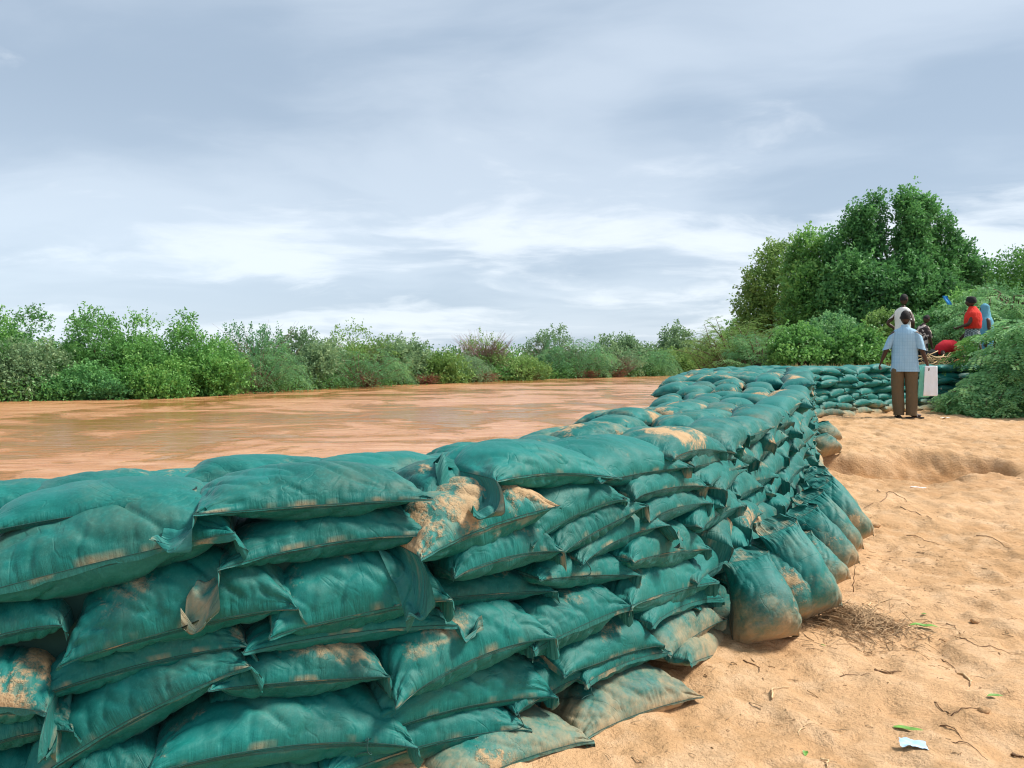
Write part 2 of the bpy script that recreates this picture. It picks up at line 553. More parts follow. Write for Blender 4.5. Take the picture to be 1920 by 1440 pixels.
M['straw'] = simple('straw', (.40, .26, .14), .9, .35, 30)
M['stick'] = simple('stick', (.20, .115, .06), .9, .3, 30)
M['stick_pale'] = simple('pale_stick', (.62, .43, .24), .85, .2, 30)


# ------------------------------------------------------------------ ground and water
def axis(segs):
    out = []
    for a, b, st in segs:
        out += list(np.arange(a, b, st))
    out.append(segs[-1][1])
    return np.array(out)


GRID = {}


def gz(x, y):
    """height of the ground mesh (bilinear)"""
    xs, ys, Z = GRID['xs'], GRID['ys'], GRID['Z']
    i = min(max(int(np.searchsorted(xs, x)) - 1, 0), len(xs) - 2); j = min(max(int(np.searchsorted(ys, y)) - 1, 0), len(ys) - 2)
    u = (x - xs[i]) / (xs[i + 1] - xs[i]); v = (y - ys[j]) / (ys[j + 1] - ys[j])
    return float((Z[i, j] * (1 - u) + Z[i + 1, j] * u) * (1 - v) + (Z[i, j + 1] * (1 - u) + Z[i + 1, j + 1] * u) * v)


def build_ground():
    xs = np.concatenate([-np.geomspace(600, 8, 34), axis([(-7.6, -1.2, .4), (-1.2, 0, .12), (0, 8.2, .028), (8.2, 13, .09), (13, 30, .6)]), np.geomspace(31.5, 700, 32)])
    ys = np.concatenate([axis([(-30, 0, 3.), (0, 2.2, .2), (2.2, 6.5, .022), (6.5, 10.5, .032), (10.5, 16.5, .055), (16.5, 20, .2), (20, 60, 1.)]), np.geomspace(62, 1200, 40)])
    X, Y = np.meshgrid(xs, ys, indexing='ij')
    Z = ground_z(X, Y)
    nx, ny = X.shape
    GRID.update(xs=xs, ys=ys, Z=Z)
    co = np.stack([X, Y, Z], -1).reshape(-1, 3)
    i = np.arange(nx - 1)[:, None] * ny; j = np.arange(ny - 1)[None]
    q = np.stack([i + j, i + ny + j, i + ny + j + 1, i + j + 1], -1).reshape(-1, 4)
    tag(obj('ground', mesh_np('ground', co, q, M['ground'], True, {'pit_mask': PIT_MASK['v'].ravel()})), kind='structure', label='orange sandy ground and river banks')
    wz = -.8
    xs = np.array([-500, 260.]); ys = np.array([-60, 620.])
    co = np.array([(-500, -60, wz), (300, -60, wz), (300, 640, wz), (-500, 640, wz)])
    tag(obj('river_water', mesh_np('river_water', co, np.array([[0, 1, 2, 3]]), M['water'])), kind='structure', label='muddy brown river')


build_ground()


# ------------------------------------------------------------------ sandbags: cloth pillows inflated with sand
def sim_bags(V, NX=62, NY=36, cell=0.0125, a=2, b=5, c=2, seed=1, steps=150, sweeps=5, hlo=.15, hhi=.19, vlo=.34, vhi=.43, flat=False):
    rng = np.random.default_rng(seed)
    x = (np.arange(NX) - (NX - 1) / 2) * cell; y = (np.arange(NY) - (NY - 1) / 2) * cell
    T = np.zeros((V, NX, NY, 3)); T[..., 0] = x[:, None]; T[..., 1] = y[None, :]; T[..., 2] = .08
    i0, i1 = a, NX - 1 - b; j0, j1 = c, NY - 1 - c
    B = T[:, i0:i1 + 1, j0:j1 + 1].copy()
    nx, ny = i1 - i0 + 1, j1 - j0 + 1
    dome = np.sin(np.linspace(0, np.pi, nx))[:, None] * np.sin(np.linspace(0, np.pi, ny))[None] * .03
    T[:, i0:i1 + 1, j0:j1 + 1, 2] += dome; B[..., 2] -= dome
    T += rng.normal(0, .003, T.shape); B += rng.normal(0, .003, B.shape)
    vT = np.zeros_like(T); vB = np.zeros_like(B)
    r = lambda lo, hi: rng.uniform(lo, hi, V)[:, None, None]
    hc = r(hlo, hhi); fa = r(-.03, .03); fb = r(-.05, .05); fp = r(0, 6); ca = r(-.014, .014); cp = r(0, 6); fq = r(5, 9)
    if flat: fa = fa * 0; fb = fb * 0; ca = ca * 0
    fl = lambda P: fa * np.cos(P[..., 0] * fq + fp) + fb * P[..., 0]
    ce = lambda P: hc + fl(P) + ca * np.cos(P[..., 0] * 14 + cp) + .01 * np.cos(P[..., 1] * 11)
    Ld = (i1 - i0) * cell; Wd = (j1 - j0) * cell
    Vt = rng.uniform(vlo, vhi, V) * Ld * Wd * Wd * .675
    diag = cell * 2 ** .5
    S = slice; A_ = S(None)

    def con(P, A, Bs, rest, k):
        d = P[Bs] - P[A]
        l = np.sqrt((d * d).sum(-1, keepdims=True)) + 1e-9
        d *= (l - rest) / l * (.5 * k)
        P[A] += d; P[Bs] -= d

    def sweep(P):
        n, m = P.shape[1:3]
        for o in (0, 1):
            e = (n - o) // 2; con(P, (A_, S(o, o + 2 * e, 2)), (A_, S(o + 1, o + 2 * e, 2)), cell, 1)
            e = (m - o) // 2; con(P, (A_, A_, S(o, o + 2 * e, 2)), (A_, A_, S(o + 1, o + 2 * e, 2)), cell, 1)
        for o in (0, 1):
            e = (n - o) // 2
            A = S(o, o + 2 * e, 2); Bq = S(o + 1, o + 2 * e, 2)
            con(P, (A_, A, S(0, -1)), (A_, Bq, S(1, None)), diag, .5)
            con(P, (A_, A, S(1, None)), (A_, Bq, S(0, -1)), diag, .5)

    def weld():
        Rr = T[:, i0:i1 + 1, j0:j1 + 1]
        for q in ((A_, 0), (A_, -1), (A_, A_, 0), (A_, A_, -1)):
            mm = (Rr[q] + B[q]) * .5; Rr[q] = mm; B[q] = mm
    nrm = lambda P: np.cross(np.gradient(P, axis=1), np.gradient(P, axis=2))
    for st in range(steps):
        Rr = T[:, i0:i1 + 1, j0:j1 + 1]
        nT = nrm(Rr); nB = -nrm(B)
        cen = Rr.mean((1, 2), keepdims=True)
        vol = (((Rr - cen) * nT).sum((1, 2, 3)) + ((B - cen) * nB).sum((1, 2, 3))) / 3
        pr = (np.clip(Vt / np.maximum(vol, 1e-5) - 1, -.5, 2.) * 2.2 / cell)[:, None, None, None]
        vT *= .9; vB *= .9
        vT[..., 2] -= .00015; vB[..., 2] -= .00015
        Rv = vT[:, i0:i1 + 1, j0:j1 + 1]; Rv += nT * pr * .35
        vB += nB * pr * .35
        np.clip(vT, -.006, .006, out=vT); np.clip(vB, -.006, .006, out=vB)
        T0 = T.copy(); B0 = B.copy()
        T += vT; B += vB
        for k in range(sweeps):
            sweep(T); sweep(B); weld()
            for P, P0 in ((T, T0), (B, B0)):
                f = fl(P); c_ = ce(P); z = P[..., 2]
                mk = z < f
                P[..., 2] = np.where(mk, f, np.where(z > c_, c_ + (z - c_) * .25, z))
                P[..., :2] = np.where(mk[..., None], (P[..., :2] + P0[..., :2]) * .5, P[..., :2])
        vT = T - T0; vB = B - B0
    return [dict(T=T[v], B=B[v], q=(i0, i1, j0, j1), cell=cell) for v in range(V)]


def upsample(P):
    n, m = P.shape[:2]
    def up(Pq):
        k = Pq.shape[0]
        e = np.concatenate([2 * Pq[:1] - Pq[1:2], Pq, 2 * Pq[-1:] - Pq[-2:-1]])
        mid = (-e[:-3] + 9 * e[1:-2] + 9 * e[2:-1] - e[3:]) / 16
        o = np.empty((2 * k - 1,) + Pq.shape[1:])
        o[::2] = Pq; o[1::2] = mid
        return o
    return up(up(P).transpose(1, 0, 2)).transpose(1, 0, 2)


def crease(P, U, Vv, de, ds, seed, side, amp=1.):
    """folds that run in from the seams; U, Vv sheet coordinates in m, de/ds distance to end / side seam"""
    n = np.cross(np.gradient(P, axis=0), np.gradient(P, axis=1))
    n /= np.linalg.norm(n, axis=-1, keepdims=True) + 1e-9
    sg = 1 if side else -1
    w = .5 * fbm(U * 6 + seed, Vv * 6, 2, seed)
    a = (1 - np.abs(2 * fbm(Vv * 22 + w * 3 + seed * 3.1, U * 4 + 3, 2, seed + 5 * side) - 1)) ** 3
    b = (1 - np.abs(2 * fbm(U * 17 + w * 3 + seed * 1.7, Vv * 4 + 9, 2, seed + 9 + side) - 1)) ** 3
    big = fbm(U * 7 + seed, Vv * 8 + seed, 3, seed + 3 + side) - .5
    dg = (1 - np.abs(2 * fbm((U + Vv) * 11 + seed, (U - Vv) * 3, 2, seed + 12 + side) - 1)) ** 4
    ea = np.exp(-de / .085) * sstep(-.001, .03, de); eb = np.exp(-ds / .05) * sstep(-.001, .022, ds)
    inn = sstep(0, .05, np.minimum(de, ds))
    d = amp * (-.026 * a * ea - .015 * b * eb + .012 * big * inn - .011 * dg * inn)
    return P + n * (sg * d)[..., None]


def bag_arrays(var, hi=False, seed=0, amp=1., rounding=.72, hemk=1.):
    """-> local grids + attributes, body faces and hem faces"""
    T, B = var['T'].copy(), var['B'].copy()
    i0, i1, j0, j1 = var['q']; cell = var['cell']
    if hi:
        T, B = upsample(T), upsample(B); i0, i1, j0, j1 = [2 * k for k in (i0, i1, j0, j1)]; cell /= 2
    NX, NY = T.shape[:2]; nx, ny = B.shape[:2]
    U, Vv = np.meshgrid(np.arange(NX) * cell, np.arange(NY) * cell, indexing='ij')
    de = np.minimum(U - i0 * cell, i1 * cell - U); ds = np.minimum(Vv - j0 * cell, j1 * cell - Vv)
    sl = (slice(i0, i1 + 1), slice(j0, j1 + 1))
    # packed sand rounds the section: ease both sheets toward a full, soft-cornered profile
    b_ = rounding
    Tb = T[sl]
    un = np.linspace(-1, 1, nx)[:, None]; vn = np.linspace(-1, 1, ny)[None]
    zs = .5 * (Tb[:, 0, 2] + Tb[:, -1, 2])[:, None]
    zt_, zb_ = Tb[..., 2].max(1, keepdims=True), B[..., 2].min(1, keepdims=True)
    full = .35 * np.abs(np.cos(un * np.pi / 2)) ** .42
    zt_ = zt_ * .65 + full * Tb[..., 2].max() + (.35 - full) * (zt_ + zb_) / 2
    zb_ = zb_ * .65 + full * B[..., 2].min() + (.35 - full) * (zt_ + zb_) / 2
    rk = np.random.default_rng(seed + 71)
    zc_ = (zs * .3 + .7 * (zt_ * (.5 + rk.uniform(-.16, .04)) + zb_ * .5))
    pr_ = np.abs(np.cos(vn * np.pi / 2)) ** .62
    spine = .8 * (zc_ - zc_.mean()) * b_ / .72
    yl, yr = Tb[:, :1, 1], Tb[:, -1:, 1]
    ys_ = (yl + yr) / 2 + (yr - yl) / 2 * np.sign(vn) * np.abs(np.sin(vn * np.pi / 2)) ** .92
    Tn_ = Tb.copy(); Tn_[..., 2] = Tb[..., 2] * (1 - b_) + b_ * (zc_ + (zt_ - zc_) * pr_) - spine; Tn_[..., 1] = Tb[..., 1] * (1 - b_) + b_ * ys_
    Bn_ = B.copy(); Bn_[..., 2] = B[..., 2] * (1 - b_) + b_ * (zc_ + (zb_ - zc_) * pr_) - spine; Bn_[..., 1] = B[..., 1] * (1 - b_) + b_ * ys_
    I, J = np.meshgrid(np.arange(NX), np.arange(NY), indexing='ij')
    dlt = (Tn_ - Tb)[np.clip(I - i0, 0, nx - 1), np.clip(J - j0, 0, ny - 1)]
    T = T + dlt; B = Bn_
    rim = np.zeros((nx, ny), bool); rim[0] = rim[-1] = True; rim[:, 0] = rim[:, -1] = True
    Tn = crease(T, U, Vv, de, ds, seed, 1, amp)
    Bn = crease(B, U[sl], Vv[sl], de[sl], ds[sl], seed, 0, amp)
    hemm = (np.minimum(de, ds) <= 1e-6)
    T = np.where(hemm[..., None], T, Tn)
    B = np.where(rim[..., None], B, Bn)
    # ripple of the free hem
    hd = np.maximum(-np.minimum(de, ds), 0)
    rs = np.random.default_rng(seed + 900)
    I, J = np.meshgrid(np.arange(NX), np.arange(NY), indexing='ij')
    Wl = T[np.clip(I, i0, i1), np.clip(J, j0, j1)]
    fs = np.where(J < j0, rs.choice([.08, .18, .35, .6], p=[.5, .3, .15, .05]), np.where(J > j1, .2, 1.))
    fs = np.where((J < j0) | (J > j1), fs * hemk, fs)
    fe = np.where(I < i0, rs.choice([.25, .6]), 1.)
    T = np.where(hemm[..., None], Wl + (T - Wl) * (fs * fe)[..., None], T)
    T[..., 2] += hd * fs * (1.6 * (fbm(U * 13 + seed, Vv * 13, 2, seed + 40) - .5) - .5 * (J < j0))
    idT = np.arange(NX * NY).reshape(NX, NY)
    idB = np.zeros((nx, ny), int)
    k = NX * NY
    inner = ~rim
    idB[inner] = k + np.arange(inner.sum())
    idB[rim] = idT[sl][rim]
    co = np.vstack([T.reshape(-1, 3), B[inner]])
    gt = lambda A, S2: np.concatenate([A.ravel(), A[sl][inner]])
    uv = np.stack([np.concatenate([U.ravel(), U[sl][inner] + 1.7]), np.concatenate([Vv.ravel(), Vv[sl][inner] + .9])], -1)
    at = dict(edge=np.concatenate([np.minimum(de, ds).ravel(), np.minimum(de, ds)[sl][inner]]),
              enddist=gt(de, 0), sidedist=gt(ds, 0))
    def quads(I): return np.stack([I[:-1, :-1], I[1:, :-1], I[1:, 1:], I[:-1, 1:]], -1)
    QT = quads(idT)
    body = np.vstack([QT[i0:i1, j0:j1].reshape(-1, 4), quads(idB)[..., ::-1].reshape(-1, 4)])
    mk = np.ones(QT.shape[:2], bool); mk[i0:i1, j0:j1] = False
    hem = QT[mk]
    loop = np.concatenate([idT[i0:i1, j0], idT[i1, j0:j1], idT[i0 + 1:i1 + 1, j1][::-1], idT[i0, j0 + 1:j1 + 1][::-1]])
    xn = co[idT[i1, (j0 + j1) // 2], 0]
    return dict(co=co, uv=uv, at=at, body=body, hem=hem, loop=loop, xneck=xn, U=gt(U, 0), i1=i1 * cell)


def sub_mesh(name, co, faces, mat, A, thick=False):
    used = np.unique(faces)
    rm = np.zeros(len(co), int); rm[used] = np.arange(len(used))
    me = mesh_np(name, co[used], rm[faces], mat, True, {k: v[used] for k, v in A['at'].items()}, A['uv'][used])
    return me


print('simulating bags')
VAR_A = sim_bags(6, b=3, seed=3)                                            # short hems
VAR_B = sim_bags(5, NX=66, b=9, seed=8, hlo=.14, hhi=.18)                   # long loose necks
VAR_U = sim_bags(3, NX=58, NY=38, b=11, seed=5, steps=120, hlo=.26, hhi=.28, vlo=.50, vhi=.54, flat=True)   # plump, for standing up
VAR_L = sim_bags(7, NX=30, NY=18, cell=.025, a=1, b=1, c=1, seed=21, steps=90, sweeps=5, vlo=.36, vhi=.43, hlo=.16, hhi=.18)  # light ones, distant


def deform(co, A, sag=0., droop=0., twist=0., flop=0.):
    c = co.copy()
    x = c[:, 0]
    L = .34
    c[:, 2] += sag * (x / L) ** 2
    past = np.maximum(A['U'] - A['i1'], 0)
    dx = np.where(A['U'] > A['i1'], past, 0)
    if droop:
        dz = droop * dx
        c[:, 2] -= dz
        c[:, 0] -= dx * (1 - math.sqrt(max(0, 1 - min(droop, .95) ** 2)))
    if flop:
        a = flop * np.clip(dx / .07, 0, 1)
        g = 1 - .35 * np.clip(dx / .1, 0, 1)
        c[:, 2] += c[:, 1] * np.sin(a) * g * .8
        c[:, 1] = c[:, 1] * (np.cos(a) * .9 + .1) * g - np.sign(flop) * .10 * np.clip(dx / .06, 0, 1) ** .7
        c[:, 0] += .012 * np.sin(c[:, 1] * 40) * np.clip(dx / .07, 0, 1)
    if twist:
        a = twist * x / L
        y, z = c[:, 1].copy(), c[:, 2] - .08
        c[:, 1] = y * np.cos(a) - z * np.sin(a); c[:, 2] = y * np.sin(a) + z * np.cos(a) + .08
    return c


def ortho(xa, up=(0, 0, 1)):
    xa = np.asarray(xa, float); xa = xa / np.linalg.norm(xa)
    ya = np.cross(up, xa); ya /= np.linalg.norm(ya)
    za = np.cross(xa, ya)
    return np.stack([xa, ya, za], 1)


def rotx(a):
    c, s = math.cos(a), math.sin(a)
    return np.array([[1, 0, 0], [0, c, -s], [0, s, c]])


def thread_mesh(co, loop, r=.0011):
    P = co[loop][::2]
    P = np.vstack([P, P[:1]])
    c, q, t = tube(P, r, 4, False)
    return mesh_np('stitching', c, [q], M['thread'])


def string_mesh(p, seed):
    rg = np.random.default_rng(seed)
    t = np.linspace(0, 1, 14)
    P = np.stack([.03 * np.sin(t * 7 + rg.uniform(0, 6)) * t + rg.uniform(-.02, .02) * t,
                  -.012 - .015 * np.sin(t * 5), .02 * np.cos(t * 6) * (1 - t) - .05 * t], -1) + p
    c, q, tt = tube(P, .0018, 4)
    return mesh_np('tie_string', c, [q, tt], M['thread'])


BAGS = []


def make_bag(center, xaxis, L, W, H, var, seed, hi=False, roll=0., sag=0., droop=.4, twist=0., flip=False, label='', stain=0.,
             string=False, full=True, up=(0, 0, 1), name='sandbag', group=None, flop=None):
    A = bag_arrays(var, hi, seed, .85, .84, .8)
    if flop is None: flop = .55 if var['q'][1] - var['q'][0] < len(var['T']) - 8 else 0.
    co = deform(A['co'], A, sag, droop, twist, -flop if flip else flop)
    co[:, :2] -= co[A['body'].ravel(), :2].mean(0)
    bz = co[np.unique(A['body'])]
    ext = np.ptp(bz, axis=0)
    co[:, 2] -= (bz[:, 2].min() + bz[:, 2].max()) / 2
    co *= np.array([L / ext[0], W / ext[1], H / ext[2]])
    if flip:
        co[:, 0] *= -1; co[:, 1] *= -1
    Rm = ortho(xaxis, up) @ rotx(roll)
    # object frame sits at the bag, mesh in local metres
    Mx = Matrix([list(Rm[0]) + [center[0]], list(Rm[1]) + [center[1]], list(Rm[2]) + [center[2]], [0, 0, 0, 1]])
    if not full:
        o = obj(name, sub_mesh(name, co, np.vstack([A['body'], A['hem']]), M['fabric'], A))
    else:
        o = obj(name, sub_mesh(name, co, A['body'], M['fabric'], A))
        obj('hem', sub_mesh('hem', co, A['hem'], M['hem'], A), o)
        obj('stitching', thread_mesh(co, A['loop']), o)
        if string:
            k = A['loop'][0] if string == 1 else A['loop'][len(A['loop']) // 2 - 12]
            obj('tie_string', string_mesh(co[k], seed), o)
    o.matrix_world = Mx
    o['stain'] = float(stain)
    tag(o, label, 'sandbag', group or 'green sandbags of the flood wall')
    BAGS.append(o)
    return o


def inward(s):
    t = CF.tan(s)
    return np.array([-t[1], t[0]])


def face_bag(u1, v1, u2, v2, t, label, var='A', W=.36, inset=0., hi=None, H=None, k=[0], up_=0., **kw):
    k[0] += 1
    p1, s1 = at_face(u1, v1); p2, s2 = at_face(u2, v2)
    mid = (p1 + p2) / 2
    n = inward((s1 + s2) / 2)
    D = mid[1]
    L = np.linalg.norm(p2 - p1) * 1.05
    kw.setdefault('sag', -.008 + .012 * math.sin(k[0] * 2.3))
    kw['droop'] = min(kw.get('droop', .3), .35)
    if H is None: H = min(.25, max(.10, t * D / 1423 * 1.18))
    c = mid.copy()
    c[:2] += n * (W / 2 - .035 + inset)
    c[2] += up_ + .01
    V = dict(A=VAR_A, B=VAR_B, U=VAR_U)[var]
    if hi is None: hi = t > 72 and L * 1423 / D > 220
    return make_bag(c, p2 - p1, L, W, H, V[(k[0] * 5 + 1) % len(V)], seed=k[0] * 7 + 3, hi=hi, label=label, **kw)


print('placing bags')
HAND = [
    # u1, v1, u2, v2, thickness, label, options
    (372, 945, 800, 920, 96, 'long fat rim sandbag whose loose sandy neck curls over at its left end', dict(var='B', flip=True, W=.42, droop=.6, inset=.02, up_=-.02)),
    (-90, 975, 372, 922, 72, 'pale green rim sandbag at the left edge with a long dark side seam', dict(inset=.12, W=.40, up_=-.045)),
    (-110, 1120, 425, 990, 150, 'big green sandbag at the left edge just under the pale seamed rim bag', dict(inset=.02, W=.44)),
    (110, 1190, 540, 1088, 148, 'fat green sandbag at left with a long sandy hem drooping along its lower side', dict(roll=.25, W=.42)),
    (415, 1050, 815, 985, 100, 'flatter green sandbag whose sandy open end hangs over the fat bag at left', dict(var='B', flip=True, droop=.5, W=.42, inset=.02)),
    (505, 1150, 832, 1085, 165, 'broad smooth green sandbag below the bag with the hanging open end', dict(roll=.2, W=.42, inset=-.01)),
    (50, 1305, 455, 1205, 100, 'dark green sandbag squeezed under the fat bag at left, a sandy seam along its middle', dict(inset=.05)),
    (30, 1455, 450, 1232, 125, 'long dark green sandbag slanting down to the lower left corner', dict(inset=.0, W=.42)),
    (398, 1290, 720, 1265, 100, 'short green sandbag creased at its right end, dark gap under it', dict(W=.38)),
    (285, 1405, 765, 1358, 150, 'big green sandbag of the lowest visible course at the bottom left', dict(W=.46, inset=-.05)),
    (-90, 1215, 108, 1170, 90, 'dark green sandbag cut by the left edge below the big flapped one', dict(inset=.04)),
    (-110, 1320, 95, 1322, 118, 'sand smeared green sandbag cut by the left edge, halfway down the wall', dict(stain=.75, var='B', W=.4, inset=-.02)),
    (-110, 1420, 130, 1352, 90, 'narrow dark green sandbag cut by the left edge near the lower corner', dict(inset=.02)),
    (120, 1470, 300, 1430, 90, 'green sandbag peeping in at the bottom edge beside the slanting dark one', dict(inset=-.02)),
    (772, 1032, 1020, 938, 150, 'green sandbag with two big patches of caked orange sand and a knotted left end', dict(stain=1.0, var='B', flip=True, droop=.5, W=.44, inset=-.04, string=1)),
    (925, 890, 1150, 882, 80, 'plump green sandbag on the rim above the orange stained one', dict(W=.46, inset=.0, var='B', flip=True, droop=.5)),
    (1118, 886, 1288, 860, 72, 'green rim sandbag with a crisp square right end and a dark seam', dict(W=.46, inset=.0, roll=.15)),
    (985, 985, 1158, 905, 70, 'slim green sandbag slanting up beside the orange stained one', dict(roll=.3, inset=-.01)),
    (840, 1058, 1038, 1012, 98, 'green sandbag with a faint blue streak under the orange stained one', dict(W=.38, inset=-.02)),
    (1035, 1030, 1195, 942, 78, 'smooth green sandbag slanting upward in the middle of the wall', dict(W=.38, inset=-.01)),
    (1082, 1040, 1240, 975, 66, 'small green sandbag with a knotted neck tucked under the slanting smooth one', dict(var='B', droop=.3, string=1)),
    (752, 1135, 1045, 1108, 68, 'thin dark green sandbag with a pointed right corner, above the biggest sack', dict(inset=.04)),
    (1005, 1082, 1188, 1074, 70, 'wrinkled green sandbag lying level right of the pointed one', dict(W=.36)),
    (722, 1275, 1008, 1158, 150, 'biggest plump green sack slanting in the lower middle of the wall, its left end square', dict(W=.42, inset=-.05)),
    (982, 1212, 1158, 1132, 96, 'green sandbag right of the biggest plump sack', dict(W=.38, inset=-.03)),
    (465, 1215, 850, 1168, 80, 'dark green sandbag with a twisted neck pointing right, under the broad smooth one', dict(var='B', droop=-.2, inset=.03, string=2)),
    (690, 1330, 1032, 1262, 95, 'green sandbag under the biggest plump sack with a long hem and a loose string', dict(roll=.25, inset=-.02, string=1)),
    (1040, 1232, 1222, 1178, 64, 'flat green sandbag with a pale sandy hem along its front', dict(roll=.3, inset=-.04)),
    (600, 1432, 972, 1342, 100, 'long dusty green sandbag in the second course from the ground', dict(W=.4, inset=-.03)),
    (1078, 1268, 1232, 1212, 66, 'dusty green sandbag gathered by a string near the foot of the wall', dict(string=1, inset=-.03)),
    (958, 1328, 1085, 1258, 70, 'small dusty green sandbag with dangling string near the foot of the wall', dict(string=1, inset=.0)),
    (800, 1450, 1062, 1352, 74, 'sand covered green sandbag half sunk in the ground at the bottom edge', dict(inset=-.10, stain=.25)),
    (1162, 1122, 1322, 1080, 92, 'green sandbag with a folded over right end, level with the tops of the upright sacks', dict(W=.36, inset=-.03)),
    (1170, 1042, 1312, 1018, 86, 'green sandbag with a sharp folded corner at its left', dict(W=.36, inset=-.02)),
    (1205, 1155, 1335, 1108, 56, 'narrow green sandbag under the one with the folded over end', dict(inset=-.02)),
    (1228, 1218, 1335, 1150, 66, 'dusty green sandbag with a torn corner beside the front upright sack', dict(inset=-.04, stain=.3)),
    (1185, 912, 1318, 893, 62, 'green sandbag with a dark seam just under the rim, right of the middle', dict(roll=.2)),
    (1208, 968, 1322, 938, 66, 'green sandbag with crumpled left end below the dark seamed one', dict()),
    (1250, 1228, 1368, 1198, 62, 'sandy green sandbag lying low against the front upright sack', dict(inset=-.08, stain=.22)),
    (1262, 850, 1358, 838, 64, 'rim sandbag smeared with dry sand, right of the square ended one', dict(stain=.7, inset=.02)),
    (1298, 980, 1378, 940, 68, 'short green sandbag with a looped drawing of dark thread on its face', dict(inset=-.02, string=2)),
    (1322, 905, 1392, 868, 52, 'small green sandbag below the sand smeared rim bag', dict()),
    (1290, 1078, 1392, 1032, 66, 'green sandbag with a folded flap just above the front upright sack', dict(inset=-.02)),
    (1310, 1140, 1380, 1110, 58, 'small green sandbag wedged behind the front upright sack', dict(inset=.02)),
    (840, 935, 985, 905, 60, 'thin green sandbag with an open sandy mouth under the plump rim bag', dict(inset=.16, stain=.3)),
    (560, 1010, 700, 1000, 60, 'hidden green sandbag behind the bag with the hanging open end', dict(inset=.2)),
    (-120, 1490, 90, 1470, 110, 'green sandbag just showing in the lower left corner', dict(W=.42)),
    (60, 1560, 420, 1500, 130, 'lowest green sandbag below the slanting dark one at the bottom edge', dict(W=.44)),
    (400, 1500, 640, 1470, 110, 'green sandbag cut by the bottom edge under the big lowest one', dict(W=.42)),
    (640, 1520, 860, 1460, 110, 'dusty green sandbag cut by the bottom edge left of the half sunk one', dict(W=.42, stain=.3)),
    (380, 1350, 520, 1330, 70, 'green sandbag seen in the gap below the short creased one', dict(inset=.08)),
    (690, 1390, 800, 1385, 60, 'green sandbag filling the gap beside the biggest plump sack', dict(inset=.06)),
]
for h in HAND:
    face_bag(*h[:6], **h[6])

# flat sack spread on the sand at the foot of the wall
p1, p2 = at_z(1050, 1350, .07), at_z(1262, 1280, .07)
make_bag((p1 + p2) / 2 + np.array([-.05, .1, .0]), p2 - p1, np.linalg.norm(p2 - p1) * 1.05, .50, .21, VAR_B[1], 77, hi=True, droop=.1, stain=.22,
         label='flattened sandy green sack lying on the ground at the foot of the wall', string=1, flip=True)

for (u, v, z, L, W, H, lab, st) in [(10, 905, .95, .62, .38, .14, 'pale green bag on the river side of the wall top, cut by the left edge', .2), (185, 888, .97, .50, .38, .15, 'short green bag with a dark pleated end on the river side at the left', 0.),
                                (495, 857, .99, .62, .40, .15, 'green bag on the river side of the wall top behind the long fat rim bag', 0.), (705, 852, .99, .60, .38, .14, 'green bag on the river side behind the right end of the long fat rim bag', .2),
                                (330, 885, .94, .60, .40, .14, 'sandy topped green bag in the middle of the wall top at the left', .5), (640, 862, .95, .6, .4, .14, 'green bag in the middle of the wall top behind the long fat rim bag', .3)]:
    c = at_z(u, v, z); c[2] -= H / 2 - .01
    tt = CB.tan(CB.near(c[0], c[1]))
    make_bag(c, (tt[0], tt[1], .02 * math.sin(u)), L, W, H, VAR_A[int(u) % 6], int(u) + 5, hi=False, label=lab, stain=st, flip=bool(u % 2))

# bags whose tops are seen on the crown, nearest the camera
S_START, S_END = CF.near(-4.2, 1.0), CF.near(10.6, 15.9)
rgt = np.random.default_rng(5)
rows = []


def nth(k): return ['topmost', 'second', 'third', 'fourth', 'fifth', 'sixth', 'lowest'][min(k, 6)]


def zone(x, y):
    if y < 3.4: return 'at the left'
    if y < 5.3: return 'beside the upright sacks'
    if y < 8.0: return 'beyond the upright sacks'
    if x < 5.2 and y < 12.9: return 'on the raised stretch'
    return 'behind the standing man'


CROWN_Q = []
s = S_START
while s < S_END:
    f = CF.at(s); n = inward(s)
    # width to the back curve along n
    w = 0
    for w in np.arange(.3, 3.2, .05):
        if sdist(BACK, np.array([f[0] + n[0] * w]), np.array([f[1] + n[1] * w]))[0] > 0: break
    w = min(w, 2.6)
    m = max(1, int(round((w - .36) / .27)))
    for j in range(m):
        o = .34 + .27 * (j + .62) * (w - .30) / (.27 * m) + rgt.uniform(-.03, .03) if m else .4
        CROWN_Q.append((s + rgt.uniform(-.08, .08) + (.25 if j % 2 else 0), o, j, m))
    s += .50
n_hand = len(BAGS)
TASK = []      # (size rank, function args)
for (s, o, j, m) in CROWN_Q:
    f = CF.at(s); n = inward(s); p = f + n * o
    if p[1] < .9 or (p[1] < 3.55 and p[0] > -2.2 and p[0] < -.3): continue
    t = CF.tan(s)
    a = rgt.normal(0, .22) + (rgt.choice([0, 1.35]) if (rgt.random() < .16 and p[1] > 3.2) else 0)
    d = np.array([t[0] * math.cos(a) - t[1] * math.sin(a), t[0] * math.sin(a) + t[1] * math.cos(a), rgt.normal(0, .05)])
    z = ztop(p[1]) - .085 + rgt.uniform(-.02, .03) - (.05 if j == m - 1 else 0)
    st = float(rgt.choice([0, 0, .3, .55, .8]))
    TASK.append(dict(c=np.array([p[0], p[1], z]), d=d, L=rgt.uniform(.50, .60), W=rgt.uniform(.29, .36), H=rgt.uniform(.15, .19), stain=min(.8, st + .1), kind='crown', j=j, m=m,
                     roll=-.15 if j == m - 1 else 0.))
